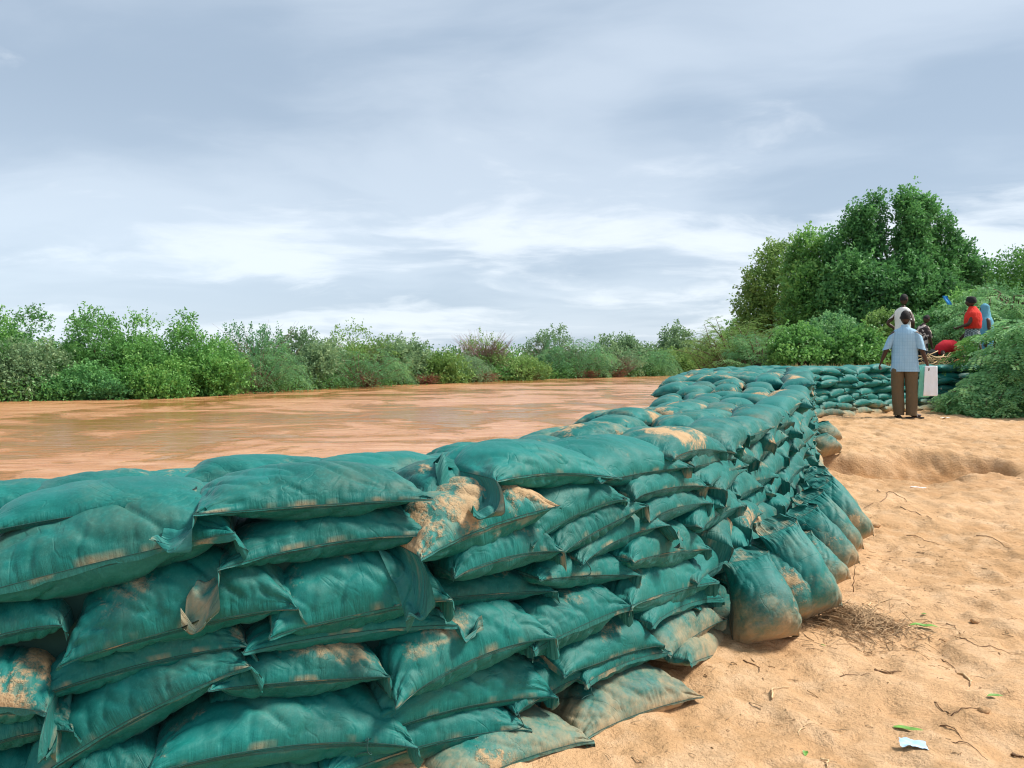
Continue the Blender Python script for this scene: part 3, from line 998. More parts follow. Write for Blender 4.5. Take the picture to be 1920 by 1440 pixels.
# courses of the front beyond the individually surveyed bags
S0 = at_face(1345, 1000)[1]
NCO = 7
for k in range(NCO):
    s = S0 + rgt.uniform(-.12, .22) - (0.0 if k != 0 else .15) + (.25 if k in (4, 5) else 0)
    while s < S_END:
        Lb = rgt.uniform(.46, .60)
        f = CF.at(s + Lb / 2); n = inward(s + Lb / 2); t = CF.tan(s + Lb / 2)
        g = gz(f[0] - n[0] * .1, f[1] - n[1] * .1) - .02
        zt = ztop(f[1]) + .02
        dz = (zt - g - .15) / (NCO - 1)
        z = zt - .075 - dz * k + rgt.normal(0, .012)
        inn = .15 + rgt.uniform(-.025, .035) + (-.05 if k == NCO - 1 else 0) - .012 * k
        c = np.array([f[0] + n[0] * inn, f[1] + n[1] * inn, z])
        a = rgt.normal(0, .07)
        d = np.array([t[0] * math.cos(a) - t[1] * math.sin(a), t[0] * math.sin(a) + t[1] * math.cos(a), rgt.normal(0.02, .09)])
        TASK.append(dict(c=c, d=d, L=Lb * 1.14, W=rgt.uniform(.32, .38), H=dz * rgt.uniform(1.25, 1.5), stain=float(rgt.choice([0, 0, 0, .25, .5])), kind='front', j=k, m=0,
                         roll=rgt.normal(.05, .16)))
        s += Lb * .93
# what stands nearest shows largest: those become individual bags, the farthest ones one mass
for q in TASK:
    q['D'] = float(np.hypot(q['c'][0], q['c'][1])) + (4.0 if q['kind'] == 'crown' and q['c'][1] > 12 else 0)
TASK.sort(key=lambda q: q['D'])
N_UP = 11
cap = 300 - len(BAGS) - N_UP
LIGHT = {}


def light_mesh(v, seed, hires):
    key = (v, seed, hires)
    if key not in LIGHT:
        if hires:
            A = bag_arrays(VAR_A[v % 6], False, seed, .8, .9, .45)
        else:
            A = bag_arrays(VAR_L[v % 7], False, seed, .7, .88, .5)
        co = deform(A['co'], A, 0, .5, 0)
        co[:, :2] -= co[np.unique(A['body']), :2].mean(0)
        bz = co[np.unique(A['body'])]
        co[:, 2] -= (bz[:, 2].min() + bz[:, 2].max()) / 2
        co /= np.ptp(bz, axis=0)
        b = sub_mesh('sandbag', co, A['body'], M['fabric'], A)
        h = sub_mesh('hem', co, A['hem'], M['hem'], A)
        LIGHT[key] = (b, h, co, np.vstack([A['body'], A['hem']]), A)
    return LIGHT[key]


mass = []
LABQ = []
for i, q in enumerate(TASK):
    hires = q['D'] < 6.2
    v, sd_ = int(rgt.integers(0, 11)), int(rgt.integers(0, 2))
    b, h, co, fc, A = light_mesh(v, sd_, hires)
    Rm = ortho(q['d']) @ rotx(q['roll'])
    fl = rgt.choice([1, -1])
    Sc = np.diag([q['L'] * fl, q['W'] * fl, q['H']])
    Rs = Rm @ Sc
    if i < cap:
        o = obj('sandbag', b)
        o.matrix_world = Matrix([list(Rs[0]) + [q['c'][0]], list(Rs[1]) + [q['c'][1]], list(Rs[2]) + [q['c'][2]], [0, 0, 0, 1]])
        o['stain'] = q['stain']
        if q['D'] < 9: obj('hem', h, o)
        q['o'] = o
        LABQ.append(q)
        BAGS.append(o)
    else:
        mass.append((co @ Rs.T + q['c'], fc, A))
UNITS = ['', 'first', 'second', 'third', 'fourth', 'fifth', 'sixth', 'seventh', 'eighth', 'ninth', 'tenth', 'eleventh', 'twelfth', 'thirteenth', 'fourteenth', 'fifteenth', 'sixteenth', 'seventeenth', 'eighteenth', 'nineteenth', 'twentieth']


def ordinal(k):
    if k <= 20: return UNITS[k]
    if k == 30: return 'thirtieth'
    return ('twenty-' if k < 30 else 'thirty-') + UNITS[k % 10]


by = {}
for q in LABQ:
    x, y = q['c'][:2]
    if q['kind'] == 'crown':
        rw = 'river-side top row' if q['j'] == q['m'] - 1 else ('landward top row' if q['j'] == 0 else 'middle top row')
    else:
        rw = nth(q['j']) + ' front course'
    by.setdefault((rw, zone(x, y)), []).append(q)
for (rw, zn), L in by.items():
    L.sort(key=lambda q: q['c'][0] / q['c'][1])
    for k_, q in enumerate(L):
        st = q['stain']
        adj = 'sandy' if st > .5 else ('dusty' if st > .2 else 'clean')
        tag(q['o'], f'{adj} green sandbag, {ordinal(k_ + 1)} from the left in the {rw} {zn}', 'sandbag', 'green sandbags of the flood wall')
if mass:
    C = np.vstack([m[0] for m in mass]); k = 0; F = []; UV = []; AT = {x: [] for x in ('edge', 'enddist', 'sidedist')}
    for co, fc, A in mass:
        F.append(fc + k); k += len(co); UV.append(A['uv'] + RNG.uniform(0, 9, 2))
        for x in AT: AT[x].append(A['at'][x])
    me = mesh_np('distant_sandbags', C, [np.vstack(F)], M['fabric'], True, {x: np.concatenate(v) for x, v in AT.items()}, np.vstack(UV))
    tag(obj('distant_sandbags', me), 'heap of distant green sandbags in the far leg of the wall', 'sandbags', kind='stuff')
print('bags', len(BAGS), 'mass', len(mass))


# ---- upright sacks leaning against the foot of the wall
def upright(bu, bv, tu, tv, W, label, seed, lean_z=None, H=.27, zb=.0, dtop=.0):
    base = at_z(bu, bv, zb)
    d = ray(tu, tv)
    # top point: over a plan point part way toward the wall
    s = CF.near(base[0], base[1]); n = inward(s)
    hit = CF.hit(d[:2] / np.linalg.norm(d[:2]))
    fp = CF.at(s)
    back = .22
    top = np.array([0, 0, CAM_Z]) + d * ((base[1] + n[1] * back + dtop) / d[1])
    ax = top - base
    L = np.linalg.norm(ax)
    ax /= L
    A = bag_arrays(VAR_U[seed % 3], True, seed, .75, .95, .15)
    co = A['co'].copy()
    bod = np.unique(A['body'])
    co[:, :2] -= co[bod, :2].mean(0)
    e = np.ptp(co[bod], axis=0)
    co[:, 2] -= (co[bod, 2].min() + co[bod, 2].max()) / 2
    co *= np.array([L / e[0], W / e[1], H / e[2]])
    co[:, 0] += L / 2
    t = np.clip(co[:, 0] / L, -.1, 1.3)
    g = 1 + .20 * np.exp(-((t - .2) / .22) ** 2) - .16 * sstep(.55, .95, t)
    g = g - .22 * sstep(1., 1.2, t)
    co[:, 1] *= g
    co[:, 2] *= 1 + .30 * np.exp(-((t - .22) / .25) ** 2) - .35 * sstep(.5, 1., t)
    co[:, 2] -= .10 * np.sin(np.clip(t, 0, 1) * np.pi) * -.6
    # slumped pleats low down and below the neck
    rr = fbm(co[:, 0] * 34 + seed, co[:, 1] * 4 + seed, 3, seed) - .5
    co[:, 2] += np.sign(co[:, 2]) * .018 * rr * (np.exp(-((t - .10) / .16) ** 2) + np.exp(-((t - .85) / .16) ** 2))
    # loose neck folds back toward the wall
    past = np.maximum(t - 1.0, 0) * L
    co[:, 2] -= past * 1.0
    co[:, 0] -= past * .45
    tc_ = -base[:2] / np.linalg.norm(base[:2])
    outw = np.array([-n[0] * .5 + tc_[0] * .8, -n[1] * .5 + tc_[1] * .8, .0]); outw /= np.linalg.norm(outw)
    Rm = ortho(ax, outw)       # local z -> outward
    # ortho: za ~ outward
    wv = co @ Rm.T + base
    low = wv[:, 2] < zb - .01
    wv[low, 2] = zb - .01 - (zb - .01 - wv[low, 2]) * .12
    # store in an object frame at the base
    loc = wv - base
    o = obj('sandbag', sub_mesh('sandbag', loc, A['body'], M['fabric'], A), loc=tuple(base))
    obj('hem', sub_mesh('hem', loc, A['hem'], M['hem'], A), o)
    obj('stitching', thread_mesh(loc, A['loop']), o)
    o['stain'] = .28
    tag(o, label, 'sandbag', 'upright sandbags leaning on the foot of the wall')
    BAGS.append(o)


UPS = [(1438, 1212, 1398, 1040, .33, 'fat upright green sack with a crumpled open mouth, nearest of those leaning on the wall', .0),
       (1492, 1172, 1432, 1020, .27, 'upright dusty green sack tucked against the right side of the fattest one', .0),
       (1530, 1162, 1458, 985, .29, 'tall upright green sack in the cluster, third from the nearest, dusty at the bottom', .02),
       (1552, 1112, 1490, 1010, .29, 'short upright green sack with many cross pleats, middle of the leaning row', .02),
       (1578, 1082, 1505, 960, .29, 'upright green sack with a sandy folded mouth, behind the pleated one', .03),
       (1590, 1050, 1520, 930, .27, 'slender upright green sack, second to last in the leaning row', .03),
       (1608, 1026, 1537, 905, .29, 'last upright green sack of the row, its round foot farthest out on the sand', .03),
       (1585, 985, 1527, 885, .28, 'upright green sack half hidden behind the last of the leaning row', .04)]
for i, u in enumerate(UPS):
    upright(u[0], u[1], u[2], u[3], u[4], u[5], i * 3 + 2, zb=u[6])
for (u, v, lab) in ((1556, 836, 'upright green sandbag at the foot of the wall beyond the broken hollow'), (1552, 858, 'green sandbag slumped at the foot of the wall beside the broken hollow')):
    upright(u, v, u - 18, v - 42, .34, lab, u, zb=.18)


# dark backing added inside the wall, its colour shades the gaps between bags
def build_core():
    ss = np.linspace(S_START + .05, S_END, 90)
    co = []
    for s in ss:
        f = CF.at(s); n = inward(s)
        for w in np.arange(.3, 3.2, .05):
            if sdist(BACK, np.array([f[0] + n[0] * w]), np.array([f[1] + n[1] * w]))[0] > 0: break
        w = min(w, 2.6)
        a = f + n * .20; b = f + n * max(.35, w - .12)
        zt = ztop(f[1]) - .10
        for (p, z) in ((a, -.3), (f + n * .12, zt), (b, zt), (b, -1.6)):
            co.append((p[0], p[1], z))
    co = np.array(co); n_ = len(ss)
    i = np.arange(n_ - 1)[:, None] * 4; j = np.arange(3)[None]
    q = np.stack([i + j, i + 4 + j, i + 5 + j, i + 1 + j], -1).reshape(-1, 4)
    tag(obj('gap_backing', mesh_np('gap_backing', co, q, simple('gap_shade_green', (.02, .07, .06), .95), False)), 'dark backing added behind the sandbags to shade the gaps', kind='structure')


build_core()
# ------------------------------------------------------------------ vegetation
print('vegetation')


def leaf_quads(P, D, S, W, tint, rg, droop=.0):
    """P (n,3) base, D (n,3) unit direction, S (n,) length, W width ratio -> folded leaves, 2 triangles each"""
    n = len(P)
    r = rg.normal(size=(n, 3))
    side = np.cross(D, r); side /= np.linalg.norm(side, axis=1, keepdims=True) + 1e-9
    S = S[:, None]
    nrm_ = np.cross(D, side)
    a = P; b = P + D * S * .5 + side * S * W * .5 + nrm_ * S * .06
    c = P + D * S; d = P + D * S * .5 - side * S * W * .5 + nrm_ * S * .06
    c[:, 2] -= droop * S[:, 0]
    co = np.stack([a, b, c, d], 1).reshape(-1, 3)
    q = np.arange(n * 4).reshape(n, 4)
    return co, q, np.repeat(tint, 4)


def unit(v):
    return v / (np.linalg.norm(v, axis=-1, keepdims=True) + 1e-9)


def lobes_for(rg, n, rx, ry, h, z0, spike=.0, low=.25):
    L = []
    for i in range(n):
        a = rg.uniform(0, 2 * np.pi); r = rg.uniform(0, 1) ** .5
        x, y = rx * .68 * r * math.cos(a), ry * .68 * r * math.sin(a)
        top = h * math.sqrt(max(.08, 1 - (r * .86) ** 2)) * rg.uniform(.78, 1.02)
        z = z0 + (top - z0) * (rg.uniform(low, .80) if i % 3 else rg.uniform(0., .22))
        s = rg.uniform(.22, .36)
        L.append((x, y, z, rx * s, ry * s, h * s * (1 + spike)))
    return L


def crown(rg, lobes, n_leaf, leaf, up=.35, w=.55, shoot=.45, per=16, inner=.3):
    """shoots spring from each lobe's skin; every shoot carries its own leaves"""
    V = np.array([l[3] * l[5] for l in lobes]); V /= V.sum()
    ns = int(n_leaf / per)
    li = rg.choice(len(lobes), ns, p=V)
    Lb = np.array(lobes)[li]
    d = unit(rg.normal(size=(ns, 3)) + np.array([0, 0, .25]))
    r = rg.uniform(.50, 1.0, ns) ** .5
    base = Lb[:, :3] + d * Lb[:, 3:6] * r[:, None]
    dr = unit(d + np.array([0, 0, up]) + rg.normal(0, .35, (ns, 3)))
    ln = shoot * rg.uniform(.5, 1.3, ns)
    tint_s = np.clip(.5 + .15 * rg.normal(size=ns) + .60 * (rg.random(len(lobes))[li] - .5), 0, 1)
    t = rg.uniform(0, 1, (ns, per))
    P = base[:, None] + dr[:, None] * (ln[:, None] * t)[..., None]
    P = P + rg.normal(0, 1, P.shape) * (shoot * .16 * (1.1 - t * .7))[..., None]
    D = unit(dr[:, None] * .6 + rg.normal(0, .7, P.shape))
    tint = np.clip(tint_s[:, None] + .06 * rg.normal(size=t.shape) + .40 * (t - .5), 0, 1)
    S = leaf * rg.uniform(.6, 1.25, t.shape)
    return leaf_quads(P.reshape(-1, 3), D.reshape(-1, 3), S.ravel(), w, tint.ravel(), rg, .1)


def fronds(rg, n_branch, rx, ry, h, z0, n_fr=14, n_leaf=22, fl=.42, leaf=.045, arch=.6, blen=1.2, spread=1.0, lw=.42):
    """feathery mesquite-like foliage: arching branches, pinnate fronds, small leaflets"""
    ang = rg.uniform(0, 2 * np.pi, n_branch)
    r0 = rg.uniform(0, .75, n_branch) ** .6
    b0 = np.stack([rx * r0 * np.cos(ang), ry * r0 * np.sin(ang), z0 + (h - z0) * rg.uniform(.25, .95, n_branch) * np.sqrt(np.clip(1 - r0 ** 2, .1, 1))], -1)
    dir0 = unit(np.stack([np.cos(ang) * spread, np.sin(ang) * spread, rg.uniform(.1, 1.0, n_branch)], -1) + rg.normal(0, .3, (n_branch, 3)))
    bl = blen * rg.uniform(.5, 1.2, n_branch)
    t = rg.uniform(.15, 1., (n_branch, n_fr)); t.sort(1)
    P = b0[:, None] + dir0[:, None] * (bl[:, None] * t)[..., None]
    P[..., 2] -= arch * bl[:, None] * t ** 2
    T = dir0[:, None] + np.array([0, 0, -2 * arch]) * t[..., None]
    T = unit(T)
    side = unit(np.cross(T, np.array([0, 0, 1.])))
    sg = np.where(np.arange(n_fr) % 2 == 0, 1, -1)[None, :, None]
    F = unit(T * .55 + side * sg * .9 + rg.normal(0, .22, P.shape))
    FL = fl * rg.uniform(.55, 1.15, (n_branch, n_fr))
    u = (np.arange(n_leaf) // 2 + 1) / (n_leaf / 2 + .5)
    Q = P[:, :, None] + F[:, :, None] * (FL[:, :, None] * u)[..., None]
    Q[..., 2] -= .45 * FL[:, :, None] * u ** 2
    fs = unit(np.cross(F, np.array([0, 0, 1.]) + rg.normal(0, .25, F.shape)))
    s2 = np.where(np.arange(n_leaf) % 2 == 0, 1, -1)[None, None, :, None]
    LD = unit(fs[:, :, None] * s2 + F[:, :, None] * .45 + np.array([0, 0, -.15]))
    tint = np.clip(.5 + .24 * rg.normal(size=(n_branch, 1, 1)) + .13 * rg.normal(size=(n_branch, n_fr, 1)) + np.zeros((1, 1, n_leaf)), 0, 1)
    S = leaf * rg.uniform(.7, 1.2, Q.shape[:3])
    co, q, ti = leaf_quads(Q.reshape(-1, 3), LD.reshape(-1, 3), S.ravel(), lw, tint.ravel(), rg, .05)
    # branch wood
    wood = []
    for i in range(0, n_branch, 2):
        tt = np.linspace(0, 1, 5)
        pp = b0[i] + dir0[i] * (bl[i] * tt)[:, None]; pp[:, 2] -= arch * bl[i] * tt ** 2
        root = np.array([b0[i, 0] * .25, b0[i, 1] * .25, z0])
        pp = np.vstack([root, (root + pp[0]) / 2 + [0, 0, .1], pp])
        wood.append(tube(pp, np.linspace(.022, .004, len(pp)), 4, False))
    return co, q, ti, wood


def limbs(rg, targets, base_h, r0, wob=.12):
    """tapered trunk that splits into limbs reaching the targets"""
    W = []
    for k, tg in enumerate(targets):
        tg = np.array(tg[:3])
        fork = np.array([rg.normal(0, .05), rg.normal(0, .05), base_h * rg.uniform(.6, 1.3)])
        t = np.linspace(0, 1, 6)[:, None]
        p = fork + (tg - fork) * t + np.array([0, 0, 1]) * (np.sin(t * np.pi) * .12 * np.linalg.norm(tg - fork))
        p += rg.normal(0, wob * .3, p.shape) * np.sin(t * np.pi)
        W.append(tube(p, np.linspace(r0 * .55, r0 * .12, 6), 5, False))
    tr = np.stack([np.linspace(0, .05, 5), np.zeros(5), np.linspace(-.4, base_h * 1.15, 5)], -1)
    return join([tube(tr, np.linspace(r0 * 1.25, r0 * .7, 5), 8)]), join(W)


def twigs(rg, n, rx, ry, h, z0, rad=.006, seg=4, curl=.25, up=.7, ln=1.):
    W = []
    for i in range(n):
        a = rg.uniform(0, 2 * np.pi); r = rg.uniform(0, .5)
        p = np.array([rx * r * math.cos(a), ry * r * math.sin(a), z0 + rg.uniform(0, .5) * (h - z0)])
        d = unit(np.array([math.cos(a) * rx, math.sin(a) * ry, up * h]) + rg.normal(0, .5, 3))
        L = ln * rg.uniform(.4, 1.) * h * .6
        t = np.linspace(0, 1, 5)[:, None]
        pp = p + d * L * t + rg.normal(0, curl, 3) * t ** 2 * L * .5
        W.append(tube(pp, np.linspace(rad, rad * .3, 5), 3, False))
    return join(W)


def plant(name, cat, label, group, kind, loc, rx, ry, h, leaves, leaf, mat, seed, trunk=True, rz=0., lobes=9, twig=0, low=.12, trad=.006, **kw):
    rg = np.random.default_rng(seed)
    e = empty(name, tuple(loc), rz)
    tag(e, label, cat, group)
    if kind == 'frond':
        co, q, ti, wood = fronds(rg, leaves, rx, ry, h, .12 * h, leaf=leaf, **kw)
        obj('foliage', mesh_np('foliage', co, [q], mat, False, {'tint': ti}), e)
        c, q2, t2 = join(wood)
        obj('branch', mesh_np('branch', c, [q2, t2], M['bark']), e)
    else:
        L = lobes_for(rg, lobes, rx, ry, h, h * .1, kw.pop('spike', 0.), low)
        co, q, ti = crown(rg, L, leaves, leaf, **kw)
        co[:, 2] = np.maximum(co[:, 2], -.15)
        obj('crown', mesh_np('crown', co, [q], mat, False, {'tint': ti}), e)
        if trunk:
            tr, br = limbs(rg, L, h * .18, h * .028)
            obj('trunk', mesh_np('trunk', tr[0], [tr[1], tr[2]], M['bark']), e)
            obj('branch', mesh_np('branch', br[0], [br[1], br[2]], M['bark']), e)
    if twig:
        c, q2, t2 = twigs(rg, twig, rx, ry, h, 0, rad=trad)
        obj('twigs', mesh_np('twigs', c, [q2, t2], M['deadwood']), e)
    return e


def copy_plant(src, loc, rz, sc, label):
    c = src.copy(); COL.objects.link(c)
    c.location = loc; c.rotation_euler = (0, 0, rz); c.scale = sc
    c['label'] = label
    for ch in list(src.children):
        d = ch.copy(); COL.objects.link(d); d.parent = c
    return c




def spot(u, y):
    """ground spot in picture column u at distance y"""
    d = ray(u, 700)
    x = d[0] / d[1] * y
    return np.array([x, y, gz(x, y)])


GF = 'bushes along the far bank of the river'
# far bank from left to right: u centre, distance behind the water's edge, crown top row v, half width px, kind, material, label
FAR = [
    (-30, 1.5, 590, 90, 'leafy', 'leaf_mid', 'pale green bushy tree cut by the left edge on the far bank'),
    (45, 0., 650, 75, 'leafy', 'leaf_far', 'low rounded grey green bush overhanging the water at the far left'),
    (30, 4., 572, 75, 'leafy', 'leaf_mid', 'tall tree behind the grey green bush at the far left'),
    (185, 2., 572, 85, 'leafy', 'leaf_mid', 'tallest bushy green tree on the far bank, at the left'),
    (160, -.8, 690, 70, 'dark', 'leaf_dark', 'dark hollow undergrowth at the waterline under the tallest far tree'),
    (285, 1.2, 618, 75, 'leafy', 'leaf_mid', 'mid green bush right of the tallest far tree'),
    (285, -.8, 665, 62, 'leafy', 'leaf_bright', 'bright yellowish green bush touching the water on the far bank'),
    (370, 1.5, 603, 62, 'leafy', 'leaf_mid', 'green bush with upright shoots sticking above its neighbours'),
    (395, -.6, 655, 52, 'leafy', 'leaf_bright', 'fresh green bush below the upright shoots at the waterline'),
    (480, 3., 605, 72, 'twiggy', 'leaf_frond', 'round topped acacia with thin bare shoots on its crown'),
    (485, -.2, 655, 75, 'frond', 'leaf_frond', 'feathery pale green bush below the round topped acacia'),
    (580, 2.5, 628, 70, 'leafy', 'leaf_far', 'dense bluish green bush in the middle of the left bank'),
    (660, 3.5, 622, 70, 'twiggy', 'leaf_olive', 'olive green tree with a brownish patch in its crown'),
    (675, -.8, 662, 88, 'frond', 'leaf_frond', 'sprawling bush with fern like fronds reaching down to the river'),
    (735, 3., 632, 60, 'leafy', 'leaf_far', 'rounded green bush behind the sprawling fern like one'),
    (800, 1.5, 655, 55, 'leafy', 'leaf_olive', 'low olive green bush right of the sprawling one'),
    (850, 2.5, 662, 50, 'frond', 'leaf_far', 'low pale bush at the dip in the far tree line'),
    (908, 4., 618, 45, 'bare', 'leaf_olive', 'round brownish bush of mostly bare twigs rising above the dip'),
    (960, .5, 660, 55, 'twiggy', 'leaf_olive', 'low thorny bush with grey twigs beside the round brownish one'),
    (1035, 5., 620, 52, 'twiggy', 'leaf_far', 'open crowned acacia with dark stems on the far bank'),
    (1075, 1., 640, 62, 'frond', 'leaf_frond', 'spreading green bush in front of the open crowned acacia'),
    (1148, .5, 652, 50, 'bare', 'leaf_far', 'purplish brown thicket of bare twigs over the water'),
    (1168, 6., 630, 45, 'leafy', 'leaf_far', 'domed green acacia behind the purplish thicket'),
    (1205, 1.5, 655, 40, 'frond', 'leaf_frond', 'drooping green bush beside the purplish thicket'),
    (1262, 4., 632, 50, 'leafy', 'leaf_far', 'rounded pale green tree above the far end of the river'),
    (1275, 0., 660, 42, 'leafy', 'leaf_olive', 'yellowish green shrub where the river meets the sandbag wall'),
    (1330, 4., 634, 45, 'twiggy', 'leaf_far', 'hazy green tree behind the far end of the wall'),
    (1395, 4., 640, 45, 'leafy', 'leaf_far', 'hazy green tree left of the pale shrub'),
]


def far_shore(u):
    d = ray(u, 700)
    k = d[0] / d[1]
    ys = np.linspace(12, 200, 900)
    sd_ = sdist(FARBANK, ys * k, ys)
    i = np.argmax(sd_ > 0)
    return ys[i]


for i, (u, back, vt, hw, kind, mat, lab) in enumerate(FAR):
    y0 = far_shore(u) + .6
    y = y0 + back + hw / 1423 * y0 * .35
    p = spot(u, y); p[2] = -.80 if back < 1.6 else -.45
    zt = CAM_Z + (668 - vt) / 1423 * y
    h = max(1.2, zt - p[2]); rx = hw / 1423 * y * 1.38; h *= 1.04
    ry = rx * .8
    sc = y / 45
    if i < 10: h *= 1.10
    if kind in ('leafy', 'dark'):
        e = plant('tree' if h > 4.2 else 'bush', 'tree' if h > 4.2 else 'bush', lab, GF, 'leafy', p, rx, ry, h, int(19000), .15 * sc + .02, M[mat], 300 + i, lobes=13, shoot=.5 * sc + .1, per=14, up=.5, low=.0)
    elif kind == 'twiggy':
        plant('tree', 'tree', lab, GF, 'leafy', p, rx, ry, h, 9500, .12 * sc + .02, M[mat], 300 + i, lobes=13, shoot=.5 * sc, per=14, up=.7, low=.15, twig=160, trad=.014)
    elif kind == 'bare':
        plant('thorn_bush', 'bush', lab, GF, 'leafy', p, rx, ry, h, 3200, .11 * sc, M[mat], 300 + i, lobes=12, shoot=.4 * sc, per=12, up=.4, low=.1, twig=620, trad=.020)
    else:
        plant('feathery_bush', 'bush', lab, GF, 'frond', p, rx * .75, ry * .7, h, 130, .10 * sc, M[mat], 300 + i, n_fr=9, n_leaf=14, fl=.75 * sc, blen=1.6 * sc, arch=.75, lw=.36)

# roots and dead brush at the waterline
for i, (u, hw, lab) in enumerate([(905, 55, 'reddish tangle of roots at the waterline below the round brownish bush'), (985, 45, 'reddish tangle of roots at the waterline right of the thorny bush'),
                                  (800, 30, 'reddish tangle of roots at the waterline below the olive bush'), (1100, 40, 'reddish tangle of roots at the waterline below the spreading bush'),
                                  (1155, 30, 'reddish tangle of roots at the waterline below the purplish thicket'), (690, 28, 'reddish roots at the waterline beside the fern like bush')]):
    y = far_shore(u) - .3
    p = spot(u, y); p[2] = -.8
    rg = np.random.default_rng(500 + i)
    c, q, t = twigs(rg, 220, hw / 1423 * y, 1.0, 1.3, 0, rad=.022, up=.35, curl=.5)
    o = obj('dead_roots', mesh_np('dead_roots', c, [q, t], M['rootwood']), loc=tuple(p))
    tag(o, lab, 'roots', 'dead roots along the far waterline')

# low undergrowth that closes the far bank, and distant woods
rg = np.random.default_rng(60)
P = []
for k in range(2600):
    i = rg.uniform(2, 9)
    j = int(i); a, b = FARBANK[j], FARBANK[min(j + 1, len(FARBANK) - 1)]
    q = a + (b - a) * (i - j)
    t = unit(b - a); nn = np.array([-t[1], t[0]])
    o = rg.uniform(.4, 11) if k % 2 else rg.uniform(.2, 3)
    q = q + nn * o
    hh = rg.uniform(.2, 1.5 + .10 * o)
    P.append((q[0], q[1], gz(q[0], q[1]) - .2 + hh))
P = np.array(P)
sc = np.hypot(P[:, 0], P[:, 1]) / 45
Q = P[:, None] + rg.normal(0, .45, (len(P), 34, 3)) * np.array([1, 1, .55])
tint = np.clip(.25 + .2 * rg.normal(size=(len(P), 1)) + np.zeros((1, 34)) + .1 * rg.normal(size=(len(P), 34)), 0, 1)
co, q, ti = leaf_quads(Q.reshape(-1, 3), unit(rg.normal(size=(Q.shape[0] * 34, 3))), (np.repeat(sc, 34) * .13 + .05) * rg.uniform(.7, 1.2, len(tint.ravel())), .6, tint.ravel(), rg)
tag(obj('undergrowth', mesh_np('undergrowth', co, [q], M['leaf_mid'], False, {'tint': ti})), 'green undergrowth along the far bank', 'undergrowth', kind='stuff')

# ---- right side
GR = 'trees behind the far leg of the wall'


def shaped_tree(label, u0, y, zb, lobes_px, n_leaf, leaf, mat, seed, shoot=.55, per=18, up=1.1, name='tree', group=GR, depth=.9, w=.5, extra=0):
    """lobes given as (u, v, half width px, half height px, depth offset)"""
    rg = np.random.default_rng(seed)
    p = spot(u0, y); p[2] = zb
    L = []
    for (u, v, a, b, dy) in lobes_px:
        c = at_y(u, v, y + dy)
        s = (y + dy) / 1423
        L.append((c[0] - p[0], c[1] - p[1], c[2] - p[2], a * s, a * s * depth, b * s))
    e = empty(name, tuple(p)); tag(e, label, name if name != 'leafy_tree' else 'tree', group)
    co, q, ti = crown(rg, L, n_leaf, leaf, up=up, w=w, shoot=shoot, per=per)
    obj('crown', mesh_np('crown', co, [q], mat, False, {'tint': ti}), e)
    tr, br = limbs(rg, L, .9, .16)
    obj('trunk', mesh_np('trunk', tr[0], [tr[1], tr[2]], M['bark']), e)
    obj('branch', mesh_np('branch', br[0], [br[1], br[2]], M['bark']), e)
    return e


spires = [(1640, 378, 15, 34, .2), (1603, 400, 14, 30, .3), (1622, 400, 16, 36, 0), (1692, 372, 15, 32, 0), (1708, 362, 14, 30, .1), (1726, 374, 15, 32, .2), (1746, 390, 15, 30, 0), (1580, 425, 14, 28, .4),
          (1768, 408, 14, 28, .2), (1790, 440, 14, 26, 0), (1812, 458, 13, 24, .2), (1828, 478, 13, 24, 0), (1846, 500, 13, 22, .2), (1862, 522, 12, 20, 0), (1560, 445, 12, 26, .2), (1715, 410, 20, 36, -.4)]
shaped_tree('tallest dark green tree at the right, its crown split into several pointed tops', 1700, 24.5, .6,
            [(a_, b_ + 36, c_ * .72, d_ * 1.0, e_) for a_, b_, c_, d_, e_ in spires] + [(a_, b_ + (50 if b_ < 500 else 22), c_ * .85, d_ * (.8 if b_ < 500 else .88), e_) for a_, b_, c_, d_, e_ in [(1632, 430, 26, 46, 0), (1598, 455, 26, 38, .6), (1658, 490, 28, 44, -.4), (1706, 425, 28, 44, 0), (1738, 440, 28, 42, .5), (1700, 480, 42, 54, -.6), (1762, 475, 34, 44, 0), (1790, 505, 32, 38, .3),
             (1822, 525, 28, 32, .6), (1840, 560, 26, 28, .2), (1600, 510, 40, 48, -.5), (1650, 545, 44, 50, -1.0), (1705, 550, 46, 50, -1.0), (1760, 555, 44, 48, -.8), (1810, 580, 38, 40, -.4), (1575, 560, 34, 46, -.6),
             (1640, 605, 44, 44, -1.2), (1700, 615, 48, 46, -1.2), (1760, 620, 48, 44, -1.0), (1820, 625, 40, 38, -.6), (1580, 615, 40, 36, -.9)]],
            100000, .125, M['leaf_dark'], 71, shoot=.50, up=1.5, per=22)
shaped_tree('mid green tree with a ragged top at the left shoulder of the tallest dark tree', 1520, 25.5, .6,
            [(1518, 478, 26, 34, 0), (1502, 510, 28, 36, .2), (1540, 500, 24, 34, 0), (1520, 545, 38, 42, -.5), (1560, 548, 30, 40, -.4), (1505, 590, 38, 40, -.6), (1545, 600, 38, 42, -.8), (1588, 585, 26, 36, -.8), (1510, 630, 36, 30, -.6)],
            26000, .125, M['leaf_mid'], 72, shoot=.42, up=1.0)
shaped_tree('olive green tree with a thin yellowish crown, leftmost of the right hand trees', 1440, 27.5, .6,
            [(1450, 500, 24, 30, 0), (1468, 485, 16, 22, .2), (1425, 540, 26, 30, 0), (1405, 575, 22, 26, .2), (1450, 550, 30, 40, -.4), (1435, 595, 32, 36, -.3), (1465, 610, 32, 40, -.5), (1412, 620, 26, 26, 0)],
            19000, .115, M['leaf_olive'], 73, shoot=.45, up=.9)
